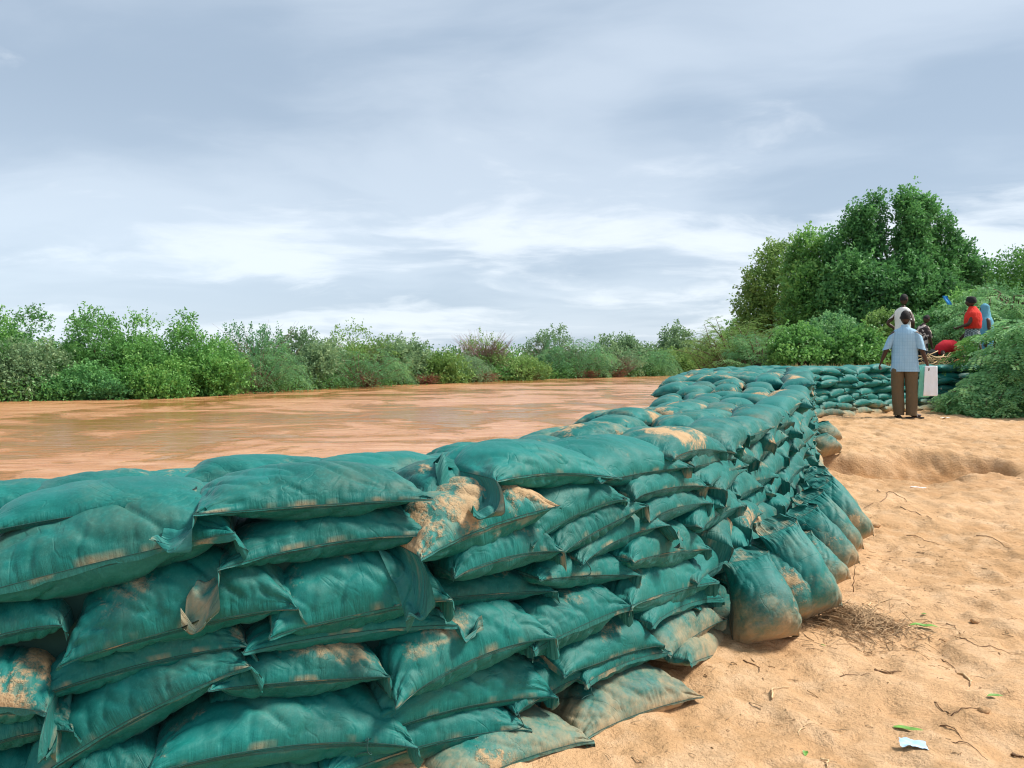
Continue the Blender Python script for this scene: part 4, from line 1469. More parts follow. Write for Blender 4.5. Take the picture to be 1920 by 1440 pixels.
shaped_tree('low mid green bush at the foot of the olive tree beside the river', 1400, 29, .2,
            [(1395, 628, 28, 24, 0), (1372, 650, 22, 22, .4), (1420, 650, 30, 26, 0), (1440, 640, 24, 24, -.3)], 8000, .12, M['leaf_mid'], 74, shoot=.35, name='bush', group='bushes behind the wall')
plant('feathery_bush', 'bush', 'pale grey green wispy shrub just behind the wall left of the trees', 'bushes behind the wall', 'frond', spot(1385, 21) + [0, 0, -.2], 1.3, .8, 1.75, 210, .05, M['leaf_olive'], 75,
      n_fr=12, n_leaf=16, fl=.34, blen=.8, arch=.15, lw=.28, spread=.6)
plant('feathery_bush', 'bush', 'wispy pale green shrub close above the wall, left of the creeper thicket', 'bushes behind the wall', 'frond', spot(1430, 19.5) + [0, 0, -.3], .9, .7, 1.5, 150, .05, M['leaf_frond'], 76,
      n_fr=12, n_leaf=16, fl=.30, blen=.6, arch=.2, lw=.3, spread=.6)
# creeper thicket behind the wall
for k, (u, v, a, b, y, mt, nl, lab) in enumerate([
        (1500, 655, 46, 32, 18.2, 'leaf_mid', 9000, 'fresh green creeper mound behind the bend of the wall'),
        (1560, 640, 50, 40, 18.8, 'leaf_frond', 9500, 'bluish green creeper mound under the dark tree'),
        (1610, 655, 36, 28, 18.0, 'leaf_mid', 6500, 'low leafy creeper behind the wall left of the man in blue'),
        (1655, 632, 26, 40, 18.6, 'leaf_olive', 5200, 'tall weedy olive plant behind the man in blue'),
        (1760, 630, 40, 40, 19.5, 'leaf_dark', 9000, 'dark leafy thicket behind the child in the patterned shirt'),
        (1800, 600, 36, 40, 19.3, 'leaf_mid', 7000, 'mid green thicket behind the woman in red')]):
    shaped_tree(lab, u, y, .75, [(u, v, a, b, 0), (u - a * .7, v + b * .35, a * .55, b * .6, -.2), (u + a * .7, v + b * .3, a * .55, b * .6, -.1), (u + a * .1, v - b * .5, a * .5, b * .5, .1), (u, v + b * .6, a, b * .5, -.3)],
                nl, .075, M[mt], 80 + k, shoot=.25, per=14, up=.5, name='creeper' if k < 3 else 'bush', group='bushes behind the wall', w=.7)

# feathery mesquite on the right
MK = dict(n_fr=12, n_leaf=14, lw=.46)
plant('mesquite_bush', 'bush', 'big feathery mesquite bush at the right edge in front of the wall end', 'mesquite on the right', 'frond', spot(1985, 14.0) + [0, 0, -.05], .95, .85, 1.95, 260, .072, M['leaf_mesquite'], 90, fl=.30, blen=.8, arch=.55, **MK)
plant('mesquite_bush', 'bush', 'middle mesquite bush drooping over the end of the far wall', 'mesquite on the right', 'frond', spot(1905, 14.1) + [0, 0, -.05], .55, .5, .95, 190, .070, M['leaf_mesquite'], 91, fl=.28, blen=.65, arch=.6, **MK)
plant('mesquite_bush', 'bush', 'low drooping mesquite branches sweeping the sand beside the wall end', 'mesquite on the right', 'frond', spot(1850, 14.0) + [.1, .1, -.1], .42, .45, .72, 130, .066, M['leaf_mesquite'], 92, fl=.26, blen=.55, arch=.6, **MK)
plant('mesquite_bush', 'bush', 'taller mesquite behind the woman in red, its top level with her head', 'mesquite on the right', 'frond', spot(1885, 18.3) + [0, 0, 0], 1.2, .9, 2.0, 330, .06, M['leaf_mesquite'], 95, fl=.36, blen=.9, arch=.5, **MK)
plant('mesquite_bush', 'bush', 'thin mesquite branch tips hanging before the red shawl', 'mesquite on the right', 'frond', spot(1856, 15.2) + [0, 0, .35], .34, .30, 1.40, 34, .060, M['leaf_bright'], 96, fl=.25, blen=.6, arch=.45, **MK)
shaped_tree('bright yellow green tree cut by the right edge', 1930, 20, .9,
            [(1915, 520, 40, 34, 0), (1950, 545, 50, 50, 0), (1890, 560, 34, 30, 0), (1925, 590, 50, 40, -.3), (1880, 600, 40, 30, -.4)], 22000, .085, M['leaf_bright'], 93, shoot=.4, up=.8, w=.45)
shaped_tree('mid green shrub between the dark tree and the mesquite', 1850, 18.6, .9,
            [(1835, 590, 36, 26, 0), (1868, 575, 34, 28, .2), (1850, 620, 46, 34, -.2)], 9000, .06, M['leaf_frond'], 94, shoot=.35, name='bush', group='bushes behind the wall')

# dry grass strip and pile of cut sticks behind the wall
rg = np.random.default_rng(44)
n = 5200
u = rg.uniform(1480, 1690, n); yy = rg.uniform(16.0, 17.6, n)
dd = (u - 960) / 1423
P = np.stack([dd * yy, yy, np.full(n, .9)], -1)
P[:, 2] = ground_z(P[:, 0], P[:, 1]) - .02
D = unit(rg.normal(0, .45, (n, 3)) + np.array([0, 0, .75]))
co, q, ti = leaf_quads(P, D, rg.uniform(.12, .42, n), .05, rg.random(n), rg, .25)
tag(obj('dry_grass', mesh_np('dry_grass', co, [q], M['drygrass'], False, {'tint': ti})), 'dry yellow grass behind the wall', 'grass', kind='stuff')

W = []
for k in range(34):
    a = rg.uniform(-.5, .5) + (np.pi if rg.random() < .5 else 0)
    c = at_y(1745 + rg.uniform(-25, 25), 684, 15.6); c[2] = 1.12 + rg.uniform(0, .30)
    L = rg.uniform(.3, .75)
    t = np.linspace(-1, 1, 7)[:, None]
    d = np.array([math.cos(a), math.sin(a) * .5, rg.normal(0, .25)])
    W.append(tube(c + d * L / 2 * t + np.array([0, 0, rg.uniform(-.16, .22)]) * t ** 2, np.linspace(.011, .006, 7), 4))
c, q, t = join(W)
tag(obj('brushwood', mesh_np('brushwood', c, [q, t], M['stick_pale'])), 'pile of pale curved cut sticks behind the wall right of the man in blue', 'sticks', kind='stuff')

# ------------------------------------------------------------------ litter on the sand
print('litter')
rg = np.random.default_rng(12)
# fine debris: straw, bark chips
W = []
cnt = 0
while cnt < 3200:
    x, y = rg.uniform(.2, 8.0), rg.uniform(2.45, 11) if rg.random() < .5 else rg.uniform(2.45, 5.5)
    if sdist(FACE, np.array([x]), np.array([y]))[0] > -.12: continue
    if vnoise(np.array([x * 1.1]), np.array([y * 1.1]), 77)[0] < rg.uniform(.1, .8): continue
    z = gz(x, y) + .003
    L = .006 + .05 * rg.random() ** 2.2; a = rg.uniform(0, np.pi) if rg.random() < .4 else rg.normal(-.35, .35)
    d = np.array([math.cos(a), math.sin(a), rg.normal(0, .12)]) * L
    p0 = np.array([x, y, z])
    W.append(tube(np.stack([p0, p0 + d * .5 + [0, 0, .002], p0 + d]), rg.uniform(.0008, .0026), 3, False))
    cnt += 1
c, q, t = join(W)
tag(obj('straw_litter', mesh_np('straw_litter', c, [q, t], M['straw'])), 'fine straw and bark litter scattered over the sand', 'litter', kind='stuff')
# heap of rotten straw at the foot of the upright sacks
W = []
for k in range(1500):
    r = abs(rg.normal(0, .5)); a = rg.uniform(0, 2 * np.pi)
    c0 = at_z(1590, 1172, .02)
    x, y = c0[0] + .33 * r * math.cos(a) * 1.0 + .05, c0[1] + .30 * r * math.sin(a)
    p0 = np.array([x, y, gz(x, y) + .03 * math.exp(-(r / .4) ** 2) * rg.random() + .003])
    L = rg.uniform(.03, .12); b = rg.uniform(0, np.pi)
    d = np.array([math.cos(b), math.sin(b), rg.normal(0, .22)]) * L
    p1 = p0 + d * .5 + rg.normal(0, .006, 3); p2 = p0 + d
    for p_ in (p1, p2): p_[2] = max(p_[2], gz(p_[0], p_[1]) + .002)
    W.append(tube(np.stack([p0, p1, p2]), rg.uniform(.0008, .0022), 3, False))
c, q, t = join(W)
tag(obj('rotten_straw', mesh_np('rotten_straw', c, [q, t], M['straw'])), 'matted heap of rotten straw at the feet of the upright sacks', 'straw', kind='stuff')

STK = [  # u1,v1,u2,v2,bend,radius,pale,label
    (1795, 1252, 1818, 1290, .1, .006, 1, 'split pale cane lying on the sand, right of the middle'),
    (1764, 1222, 1795, 1252, .1, .0025, 0, 'thin dark end of cane running up from the split pale one'),
    (1641, 1254, 1682, 1260, .0, .007, 0, 'short thick brown stick near the middle of the sand'),
    (1640, 1148, 1688, 1130, .35, .005, 1, 'hooked pale twig above the straw heap'),
    (1575, 1268, 1632, 1272, .1, .002, 0, 'thin twig left of the short thick stick'),
    (1394, 1244, 1424, 1270, .2, .003, 0, 'curved dark twig near the fat upright sack'),
    (1448, 1314, 1478, 1294, .2, .004, 1, 'small pale forked twig below the fat upright sack'),
    (1500, 1376, 1535, 1356, .2, .0025, 1, 'crooked pale twig low in the middle of the sand'),
    (1536, 1426, 1550, 1440, .4, .004, 1, 'curved pale rootlet at the bottom edge'),
    (1749, 1318, 1782, 1338, .1, .0025, 0, 'dark twig pointing at the blue scrap, upper one'),
    (1784, 1345, 1853, 1347, .25, .0025, 0, 'bowed dark twig above the blue scrap'),
    (1762, 1352, 1812, 1390, .15, .0025, 0, 'long thin twig right beside the blue scrap'),
    (1798, 1198, 1835, 1216, .1, .0025, 0, 'thin twig above the split cane'),
    (1835, 1214, 1908, 1220, .1, .002, 0, 'long thin twig near the right edge above the split cane'),
    (1776, 1163, 1808, 1184, .05, .0022, 0, 'short dark twig right of the green leaf'),
    (1875, 1152, 1920, 1157, .05, .002, 0, 'dark twig cut by the right edge'),
    (1660, 935, 1700, 950, .1, .004, 0, 'dark twig on the sand below the broken hollow'),
    (1644, 930, 1620, 960, .15, .004, 0, 'twig near the wall foot below the broken hollow'),
    (1690, 965, 1745, 985, .1, .004, 0, 'slanting twig in the middle of the trodden sand'),
    (1700, 1010, 1760, 1022, .15, .003, 0, 'thin bent twig in the trodden sand'),
    (1830, 1010, 1890, 1030, .1, .003, 0, 'long straight twig at the right of the trodden sand'),
    (1785, 1395, 1850, 1428, .05, .002, 0, 'thin twig in the lower right corner'),
    (1895, 1405, 1918, 1412, .1, .006, 0, 'stub of brown stick in the lower right corner'),
    (1600, 1110, 1598, 1075, .1, .003, 0, 'thin stick standing up beside the row of upright sacks'),
]
for (u1, v1, u2, v2, bd, r, pale, lab) in STK:
    a, b = at_z(u1, v1, .02), at_z(u2, v2, .02)
    if 'standing' in lab: b = a + np.array([.02, .02, .16])
    t = np.linspace(0, 1, 9)[:, None]
    d = b - a
    side = np.array([-d[1], d[0], 0])
    pp = a + d * t + side * bd * np.sin(t * np.pi) + rg.normal(0, .004, (9, 3)) * [1, 1, 0]
    if 'standing' not in lab:
        pp[:, 2] = ground_z(pp[:, 0], pp[:, 1]) + r * .6 + .004 * np.sin(t[:, 0] * 5) ** 2
    c, q, tt = tube(pp - a, np.linspace(r, r * .45, 9), 6)
    o = obj('twig', mesh_np('twig', c, [q, tt], M['stick_pale' if pale else 'stick']), loc=tuple(a))
    tag(o, lab, 'twig', 'twigs lying on the sand')

GL = simple('green_leaf', (.14, .32, .05), .5, .3, 30)
for (u, v, L, Wd, az, lab, bent) in [(1732, 1174, .15, .035, -.25, 'long green leaf with a yellow stalk near the middle of the sand', .2), (1705, 1358, .13, .028, -.35, 'narrow light green leaf left of the blue scrap', .1),
                                     (1510, 1408, .035, .02, 1.2, 'small green leaf standing on edge low in the sand', .6), (1866, 1312, .07, .022, .0, 'small green leaf near the right edge of the sand', .1),
                                     (1733, 1149, .03, .015, -.4, 'tiny green leaf above the long green one', .1), (1542, 1210, .03, .012, -.8, 'tiny green leaf at the edge of the straw heap', .2),
                                     (1600, 1018, .07, .03, -.6, 'pale green torn leaf beside the last upright sack', .4)]:
    c0 = at_z(u, v, .02); c0[2] = gz(c0[0], c0[1]) + .006
    t = np.linspace(0, 1, 9); s = np.array([-1, 0, 1.])
    wd = Wd * np.sin(np.clip(t * 1.05, 0, 1) * np.pi) ** .7
    X = (t - .5)[:, None] * L + 0 * s; Y = wd[:, None] * s * .5; Z = np.abs(s)[None] * wd[:, None] * .25 + (bent * L * .25 * np.sin(t * 6) ** 2)[:, None]
    ca, sa = math.cos(az), math.sin(az)
    co = np.stack([X * ca - Y * sa, X * sa + Y * ca, Z], -1).reshape(-1, 3)
    i = np.arange(8)[:, None] * 3; j = np.arange(2)[None]
    q = np.stack([i + j, i + 3 + j, i + 4 + j, i + 1 + j], -1).reshape(-1, 4)
    o = obj('fallen_leaf', mesh_np('fallen_leaf', co, q, GL), loc=tuple(c0))
    if L > .1:
        st = tube(np.array([[L / 2 * ca, L / 2 * sa, .003], [L * .8 * ca, L * .8 * sa, .002], [L * 1.1 * ca, L * 1.1 * sa - .01, .002]]), .0016, 4)
        obj('leaf_stalk', mesh_np('leaf_stalk', st[0], [st[1], st[2]], M['stick_pale']), o)
    tag(o, lab, 'leaf', 'green leaves fallen on the sand')


def scrap(u, v, L, Wd, col, label, seed, z0=.006):
    rg = np.random.default_rng(seed)
    c0 = at_z(u, v, .02); c0[2] = gz(c0[0], c0[1]) + z0
    n = 13
    X, Y = np.meshgrid(np.linspace(-.5, .5, n), np.linspace(-.5, .5, n), indexing='ij')
    r = 1 + .5 * (fbm(np.arctan2(Y, X) * 1.6 + 5, np.hypot(X, Y) * 3, 3, seed) - .5)
    Z = .02 * fbm(X * 5 + 9, Y * 5 + 3, 3, seed + 1)
    co = np.stack([X * L * r, Y * Wd * r, Z], -1).reshape(-1, 3)
    i = np.arange(n - 1)[:, None] * n; j = np.arange(n - 1)[None]
    q = np.stack([i + j, i + n + j, i + n + j + 1, i + j + 1], -1).reshape(-1, 4)
    o = obj('paper_scrap', mesh_np('paper_scrap', co, q, simple('scrap', col, .6)), loc=tuple(c0))
    o.rotation_euler = (0, 0, -.35)
    tag(o, label, 'litter')
    return o


scrap(1713, 1403, .085, .055, (.42, .62, .80), 'crumpled pale blue scrap of plastic lying on the sand near the bottom edge', 3)
scrap(1722, 922, .14, .05, (.70, .62, .60), 'small pinkish scrap lying on the sand below the broken hollow', 5)
scrap(1771, 818, .14, .05, (.80, .76, .70), 'white scrap on the sand before the standing man', 6)
# clods of sand thrown up by feet
for i, (u, v, s) in enumerate([(1640, 990, .035), (1770, 1190, .02), (1845, 1345, .018), (1700, 1225, .015), (1830, 1160, .02)]):
    c0 = at_z(u, v, .02); c0[2] = gz(c0[0], c0[1]) + s * .3
    import bmesh
    bm = bmesh.new(); bmesh.ops.create_icosphere(bm, subdivisions=3, radius=1)
    for vv in bm.verts:
        k = 1 + .5 * (float(fbm(np.array([vv.co.x * 1.8 + i * 9]), np.array([vv.co.y * 1.8 + vv.co.z]), 3, i)[0]) - .5)
        vv.co = Vector((vv.co.x * s * k * 1.3, vv.co.y * s * k, vv.co.z * s * k * .7))
    me = bpy.data.meshes.new('soil_clod'); bm.to_mesh(me); bm.free(); me.shade_smooth(); me.materials.append(M['ground'])
    tag(obj('soil_clod', me, loc=tuple(c0)), ['clod of sand on the trodden ground below the hollow', 'crumb of earth beside the long green leaf', 'crumb of earth right of the bowed twig', 'small crumb of earth above the thick stick', 'clod of earth near the right edge above the split cane'][i], 'clod', 'clods of sand')
# ------------------------------------------------------------------ people
print('people')


def skin_mesh(name, verts, edges, radii, mat, root=0, sub=2):
    me = bpy.data.meshes.new(name)
    me.from_pydata([tuple(v) for v in verts], edges, [])
    o = bpy.data.objects.new(name, me); COL.objects.link(o)
    sk = o.modifiers.new('skin', 'SKIN')
    sk.use_smooth_shade = True
    for i, r in enumerate(radii):
        r = (r, r) if not isinstance(r, tuple) else r
        me.skin_vertices[0].data[i].radius = r
        me.skin_vertices[0].data[i].use_root = (i == root)
    sb = o.modifiers.new('sub', 'SUBSURF'); sb.levels = sub
    dg = bpy.context.evaluated_depsgraph_get()
    m2 = bpy.data.meshes.new_from_object(o.evaluated_get(dg))
    bpy.data.objects.remove(o)
    m2.name = name
    m2.materials.clear(); m2.materials.append(mat)
    for p in m2.polygons: p.use_smooth = True
    return m2


def chain_mesh(name, chains, mat, sub=2):
    """chains: list of lists of (x,y,z,r[,r2]); a chain may start with an int = index of an existing vertex"""
    V, E, Rr = [], [], []
    for ch in chains:
        prev = None
        for c in ch:
            if isinstance(c, int): prev = c; continue
            V.append(c[:3]); Rr.append(c[3] if len(c) == 4 else (c[3], c[4]))
            if prev is not None: E.append((prev, len(V) - 1))
            prev = len(V) - 1
    return skin_mesh(name, V, E, Rr, mat, 0, sub)


def loft(name, rings, mat, seg=20, capped=True, wob=0., seed=0, parent=None):
    """rings: (cx,cy,cz, rx, ry[, tilt about x, tilt about y])"""
    P = []
    an = np.arange(seg) / seg * 2 * np.pi
    # smooth interpolation of the rings
    Rg = np.array([list(r) + [0] * (7 - len(r)) for r in rings], float)
    k = np.linspace(0, len(Rg) - 1, (len(Rg) - 1) * 4 + 1)
    Rs = np.stack([np.interp(k, np.arange(len(Rg)), Rg[:, c]) for c in range(7)], -1)
    if len(Rs) > 4:
        Rs[1:-1] = .25 * Rs[:-2] + .5 * Rs[1:-1] + .25 * Rs[2:]
    for r in Rs:
        x = np.cos(an) * r[3]; y = np.sin(an) * r[4]; z = np.zeros(seg)
        e = 1 + wob * (fbm(np.cos(an) * 2.2 + r[2] * 3 + seed, np.sin(an) * 2.2 + r[2] * 9 + seed, 3, seed) - .5)
        x, y = x * e, y * e
        z2 = y * math.sin(r[5]) - x * math.sin(r[6]); y = y * math.cos(r[5]); x = x * math.cos(r[6])
        P.append(np.stack([x + r[0], y + r[1], z2 + r[2]], -1))
    n = len(P)
    co = np.vstack(P)
    i = np.arange(n - 1)[:, None] * seg; j = np.arange(seg)[None]
    q = np.stack([i + j, i + (j + 1) % seg, i + seg + (j + 1) % seg, i + seg + j], -1).reshape(-1, 4)
    F = [q]
    if capped:
        co = np.vstack([co, Rs[0, :3], Rs[-1, :3]])
        kk = n * seg; jj = np.arange(seg)
        F.append(np.vstack([np.stack([np.full(seg, kk), (jj + 1) % seg, jj], -1), np.stack([np.full(seg, kk + 1), (n - 1) * seg + jj, (n - 1) * seg + (jj + 1) % seg], -1)]))
    me = mesh_np(name, co, F, mat)
    return obj(name, me, parent) if parent is not None else me


SKIN = simple('dark_brown_skin', (.065, .030, .018), .5, .1, 8)
HAIR = simple('black_hair', (.010, .009, .009), .8, .2, 60, .6, 160)


def checked_cloth():
    m, n, b = new_mat('blue_check_shirt')
    tc = n.a('ShaderNodeTexCoord').outputs['Object']
    s = n.a('ShaderNodeSeparateXYZ', {0: tc})
    ax = n.math('ABSOLUTE', n.math('SUBTRACT', n.math('FRACT', n.math('MULTIPLY', s.outputs[0], 26.)), .5))
    az = n.math('ABSOLUTE', n.math('SUBTRACT', n.math('FRACT', n.math('MULTIPLY', s.outputs[2], 17.)), .5))
    k = n.math('MAXIMUM', n.ramp(ax, .38, .46), n.math('MULTIPLY', n.ramp(az, .40, .47), .7))
    c = n.mix(n.noise(tc, 9, 3), (.27, .47, .64), (.36, .56, .72))
    c = n.mix(n.math('MULTIPLY', k, .35), c, (.15, .29, .46))
    n.L.new(c, b.inputs['Base Color']); b.inputs['Roughness'].default_value = .85
    h = n.math('MULTIPLY', n.noise(n.mapping(tc, (14, 14, 4)), 1, 4, .6, .7), .03)
    n.L.new(n.a('ShaderNodeBump', {'Height': h, 'Strength': .7, 'Distance': 1.}).outputs[0], b.inputs['Normal'])
    return m


def patterned(name, c1, c2, scale, thr=.5, kind='noise'):
    m, n, b = new_mat(name)
    tc = n.a('ShaderNodeTexCoord').outputs['Object']
    if kind == 'noise':
        f = n.noise(tc, scale, 2, .4)
        f = n.ramp(f, thr - .02, thr + .02)
    else:
        w = n.mapping(tc, (scale, scale, scale), (0, R(45), 0))
        f = n.a('ShaderNodeTexChecker', {'Vector': w, 'Scale': 1.}).outputs[1]
    c = n.mix(f, c1, c2)
    n.L.new(c, b.inputs['Base Color']); b.inputs['Roughness'].default_value = .85
    h = n.math('MULTIPLY', n.noise(n.mapping(tc, (14, 14, 5)), 1, 4, .6, .7), .02)
    n.L.new(n.a('ShaderNodeBump', {'Height': h, 'Strength': .6, 'Distance': 1.}).outputs[0], b.inputs['Normal'])
    return m


def cloth(name, col, amp=.02):
    m, n, b = new_mat(name)
    tc = n.a('ShaderNodeTexCoord').outputs['Object']
    c = n.mix(n.noise(tc, 7, 4), tuple(x * .85 for x in col), tuple(min(1, x * 1.12) for x in col))
    n.L.new(c, b.inputs['Base Color']); b.inputs['Roughness'].default_value = .9
    h = n.math('MULTIPLY', n.noise(n.mapping(tc, (13, 13, 5)), 1, 4, .6, .8), amp)
    n.L.new(n.a('ShaderNodeBump', {'Height': h, 'Strength': .8, 'Distance': 1.}).outputs[0], b.inputs['Normal'])
    return m


def hand_chains(wrist, d, side, palm_n, s=1., curl=.5):
    """fingers rooted inside the palm: wrist point, pointing direction d, side axis (towards thumb), palm normal"""
    w = np.array(wrist, float); d = unit(np.array(d, float)); sd_ = unit(np.array(side, float)); pn = unit(np.array(palm_n, float))
    out = []
    for k, (o, ln) in enumerate([(.030, .068), (.010, .078), (-.011, .072), (-.030, .056)]):
        a = w + d * .055 * s + sd_ * o * .7 * s
        b = w + d * .098 * s + sd_ * o * s
        c = b + (d * (1 - .4 * curl) + pn * curl) * ln * .5 * s
        e = c + (d * (.7 - .8 * curl) + pn * curl * 1.2) * ln * .5 * s
        out.append([(*a, .010 * s), (*b, .0095 * s), (*c, .0085 * s), (*e, .007 * s)])
    t0 = w + d * .03 * s + sd_ * .02 * s
    t1 = t0 + (sd_ * .030 + d * .025) * s; t2 = t1 + (d * .03 + pn * .02) * s
    out.append([(*t0, .013 * s), (*t1, .011 * s), (*t2, .009 * s)])
    return out


def person(loc, rz, label, h=1.75, head=(0, 0, 0), hips=(0, 0), armL=None, armR=None, legL=None, legR=None, lean=0., build=1., hand=True, look=0., tilt=0., crouch=None):
    """body only: one continuous skinned figure standing at loc, looking along local +Y. All joints in metres for h=1.75"""
    k = h / 1.75
    e = empty('person', tuple(loc), rz)
    tag(e, label, 'person')
    ch = []
    b = build
    pel = (hips[0], hips[1], .93)
    sh_y = hips[1] + math.sin(lean) * .52; sh_z = .93 + math.cos(lean) * .50
    ch.append([(pel[0], pel[1], pel[2], .125 * b, .10 * b), (pel[0], pel[1] + math.sin(lean) * .2, .93 + math.cos(lean) * .2, .118 * b, .088 * b), (pel[0], pel[1] + math.sin(lean) * .38, .93 + math.cos(lean) * .37, .135 * b, .095 * b),
               (pel[0], sh_y, sh_z + .03, .10 * b, .075 * b), (pel[0], sh_y + .01, sh_z + .09, .052, .052)])
    neck = (pel[0] + head[0] * .5, sh_y + .02 + head[1] * .5, sh_z + .15)
    ch.append([4, (*neck, .050)])
    nk = 5
    idx = 6
    def add(start, pts):
        nonlocal idx
        first = idx
        ch.append([start] + pts); idx += len(pts)
        return idx - 1
    aL = armL or [(-.19, 0, 1.40), (-.25, -.02, 1.13), (-.27, .05, .88)]
    aR = armR or [(.19, 0, 1.40), (.25, -.02, 1.13), (.27, .05, .88)]
    L_ = legL or [(-.10, 0, .86), (-.11, .02, .50), (-.11, -.01, .09)]
    R_ = legR or [(.10, 0, .86), (.11, .02, .50), (.11, -.01, .09)]
    for A in (aL, aR):
        s_ = 1 if A[0][0] > 0 else -1
        rr = (.056, .043, .028)
        m1 = tuple((np.array(A[1]) + np.array(A[2])) / 2)
        add(3, [(*A[0], rr[0]), (*A[1], rr[1]), (*m1, .040), (*A[2], rr[2])])
        d = unit(np.array(A[2], float) - np.array(A[1], float))
        pw = np.array(A[2]) + d * .05
        add(idx - 1, [(*pw, .034, .018), (*(pw + d * .04), .036, .016)])
    for A in (L_, R_):
        m1 = tuple((np.array(A[1]) * .7 + np.array(A[2]) * .3))
        add(0, [(*A[0], .092 * b), (*A[1], .062), (*m1, .060), (*A[2], .038)])
        toe = np.array(A[2]) + np.array(A[3] if len(A) > 3 else (0, .13, -.045))
        add(idx - 1, [(*(np.array(A[2]) + [0, 0, -.045]), .038), (*toe, .034, .022)])
    me = chain_mesh('body', ch, SKIN)
    body = obj('body', me, e)
    parts = [body]
    # hands
    hc = []
    for A, s_ in ((aL, -1), (aR, 1)):
        d = unit(np.array(A[2], float) - np.array(A[1], float))
        pn = unit(np.cross(d, [0, 1, 0]) * -s_ + np.array([0, 0, .01]))
        sd_ = unit(np.cross(pn, d) * s_ + np.array([0, .6, 0]))
        for hcn in hand_chains(np.array(A[2]) + d * .03, d, sd_, pn, 1., .7):
            o = obj('finger', chain_mesh('finger', [hcn], SKIN, 1), e); parts.append(o)
    # head
    hx, hy, hz = neck[0] + head[0] * .5, neck[1] + head[1] * .4 + .01, neck[2] + .125 + head[2]
    n1 = 26; n2 = 18
    th = np.linspace(0, np.pi, n2)[:, None]; ph = np.arange(n1)[None] / n1 * 2 * np.pi
    X = np.sin(th) * np.cos(ph); Y = np.sin(th) * np.sin(ph); Z = np.cos(th) + 0 * ph
    rx = .076 * (1 - .16 * sstep(0., -1., Z)); ry = .098 * (1 - .10 * sstep(-.3, -1., Z))
    hxy = np.stack([X * rx, Y * ry, Z * .118], -1)
    fr = sstep(.55, 1., Y / (np.sin(th) + .01)) * np.sin(th)
    # brow, eye sockets, nose, lips, chin
    zz = Z
    nose = np.exp(-((X / .16) ** 2)) * np.exp(-(((zz + .22) / .20) ** 2)) * (Y > 0)
    brow = np.exp(-(((zz - .16) / .10) ** 2)) * (Y > 0) * np.exp(-((X / .6) ** 2))
    sock = np.exp(-(((np.abs(X) - .36) / .17) ** 2)) * np.exp(-(((zz - .02) / .11) ** 2)) * (Y > 0)
    lips = np.exp(-((X / .28) ** 2)) * np.exp(-(((zz + .53) / .08) ** 2)) * (Y > 0)
    chin = np.exp(-((X / .3) ** 2)) * np.exp(-(((zz + .85) / .14) ** 2)) * (Y > 0)
    hxy[..., 1] += .022 * nose + .006 * brow - .008 * sock + .008 * lips + .010 * chin
    hco = hxy.reshape(-1, 3)
    i = np.arange(n2 - 1)[:, None] * n1; j = np.arange(n1)[None]
    q = np.stack([i + j, i + n1 + j, i + n1 + (j + 1) % n1, i + (j + 1) % n1], -1).reshape(-1, 4)
    ca, sa = math.cos(look), math.sin(look)
    Rh = np.array([[ca, -sa, 0], [sa, ca, 0], [0, 0, 1]]) @ rotx(tilt)
    hp = np.array([hx, hy, hz])
    ho = obj('head', mesh_np('head', hco @ Rh.T + hp, [q], SKIN), e); parts.append(ho)
    ears = []
    for s_ in (-1, 1):
        a = np.linspace(0, 2 * np.pi, 9)[:-1]
        P = np.stack([np.full(8, s_ * .078), .012 * np.cos(a) - .005, .028 * np.sin(a) - .003], -1)
        P = np.vstack([P, P * [1.12, .6, .6] + [0, -.004, 0], [[s_ * .080, -.005, -.003]]])
        jj = np.arange(8)
        qq = np.stack([jj, (jj + 1) % 8, 8 + (jj + 1) % 8, 8 + jj], -1)
        tt = np.stack([8 + jj, 8 + (jj + 1) % 8, np.full(8, 16)], -1)
        ear = obj('ear', mesh_np('ear', P @ Rh.T + hp, [qq, tt], SKIN), ho)
    for s_ in (-1, 1):
        c, q_, t_ = tube(np.array([[s_ * .028, .082, .004], [s_ * .028, .090, .004]]), .008, 8)
        obj('eye', mesh_np('eye', c @ Rh.T + hp, [q_, t_], M['thread']), ho)
    # hair cap over the back and top of the skull
    hm = ((hxy[..., 2] > .035) | ((hxy[..., 1] < -.012) & (hxy[..., 2] > -.045))) & ~((hxy[..., 1] > .055) & (hxy[..., 2] < .072))
    keep = hm.ravel()
    kq = q[keep[q].all(1)]
    hair = obj('hair', mesh_np('hair', (hco * 1.055 + [0, 0, .002]) @ Rh.T + hp, [kq], HAIR), ho)
    e.scale = (k, k, k)
    e['_'] = 0
    del e['_']
    return e, dict(neck=neck, head=hp, sh=(pel[0], sh_y, sh_z), aL=aL, aR=aR, L=L_, R=R_)


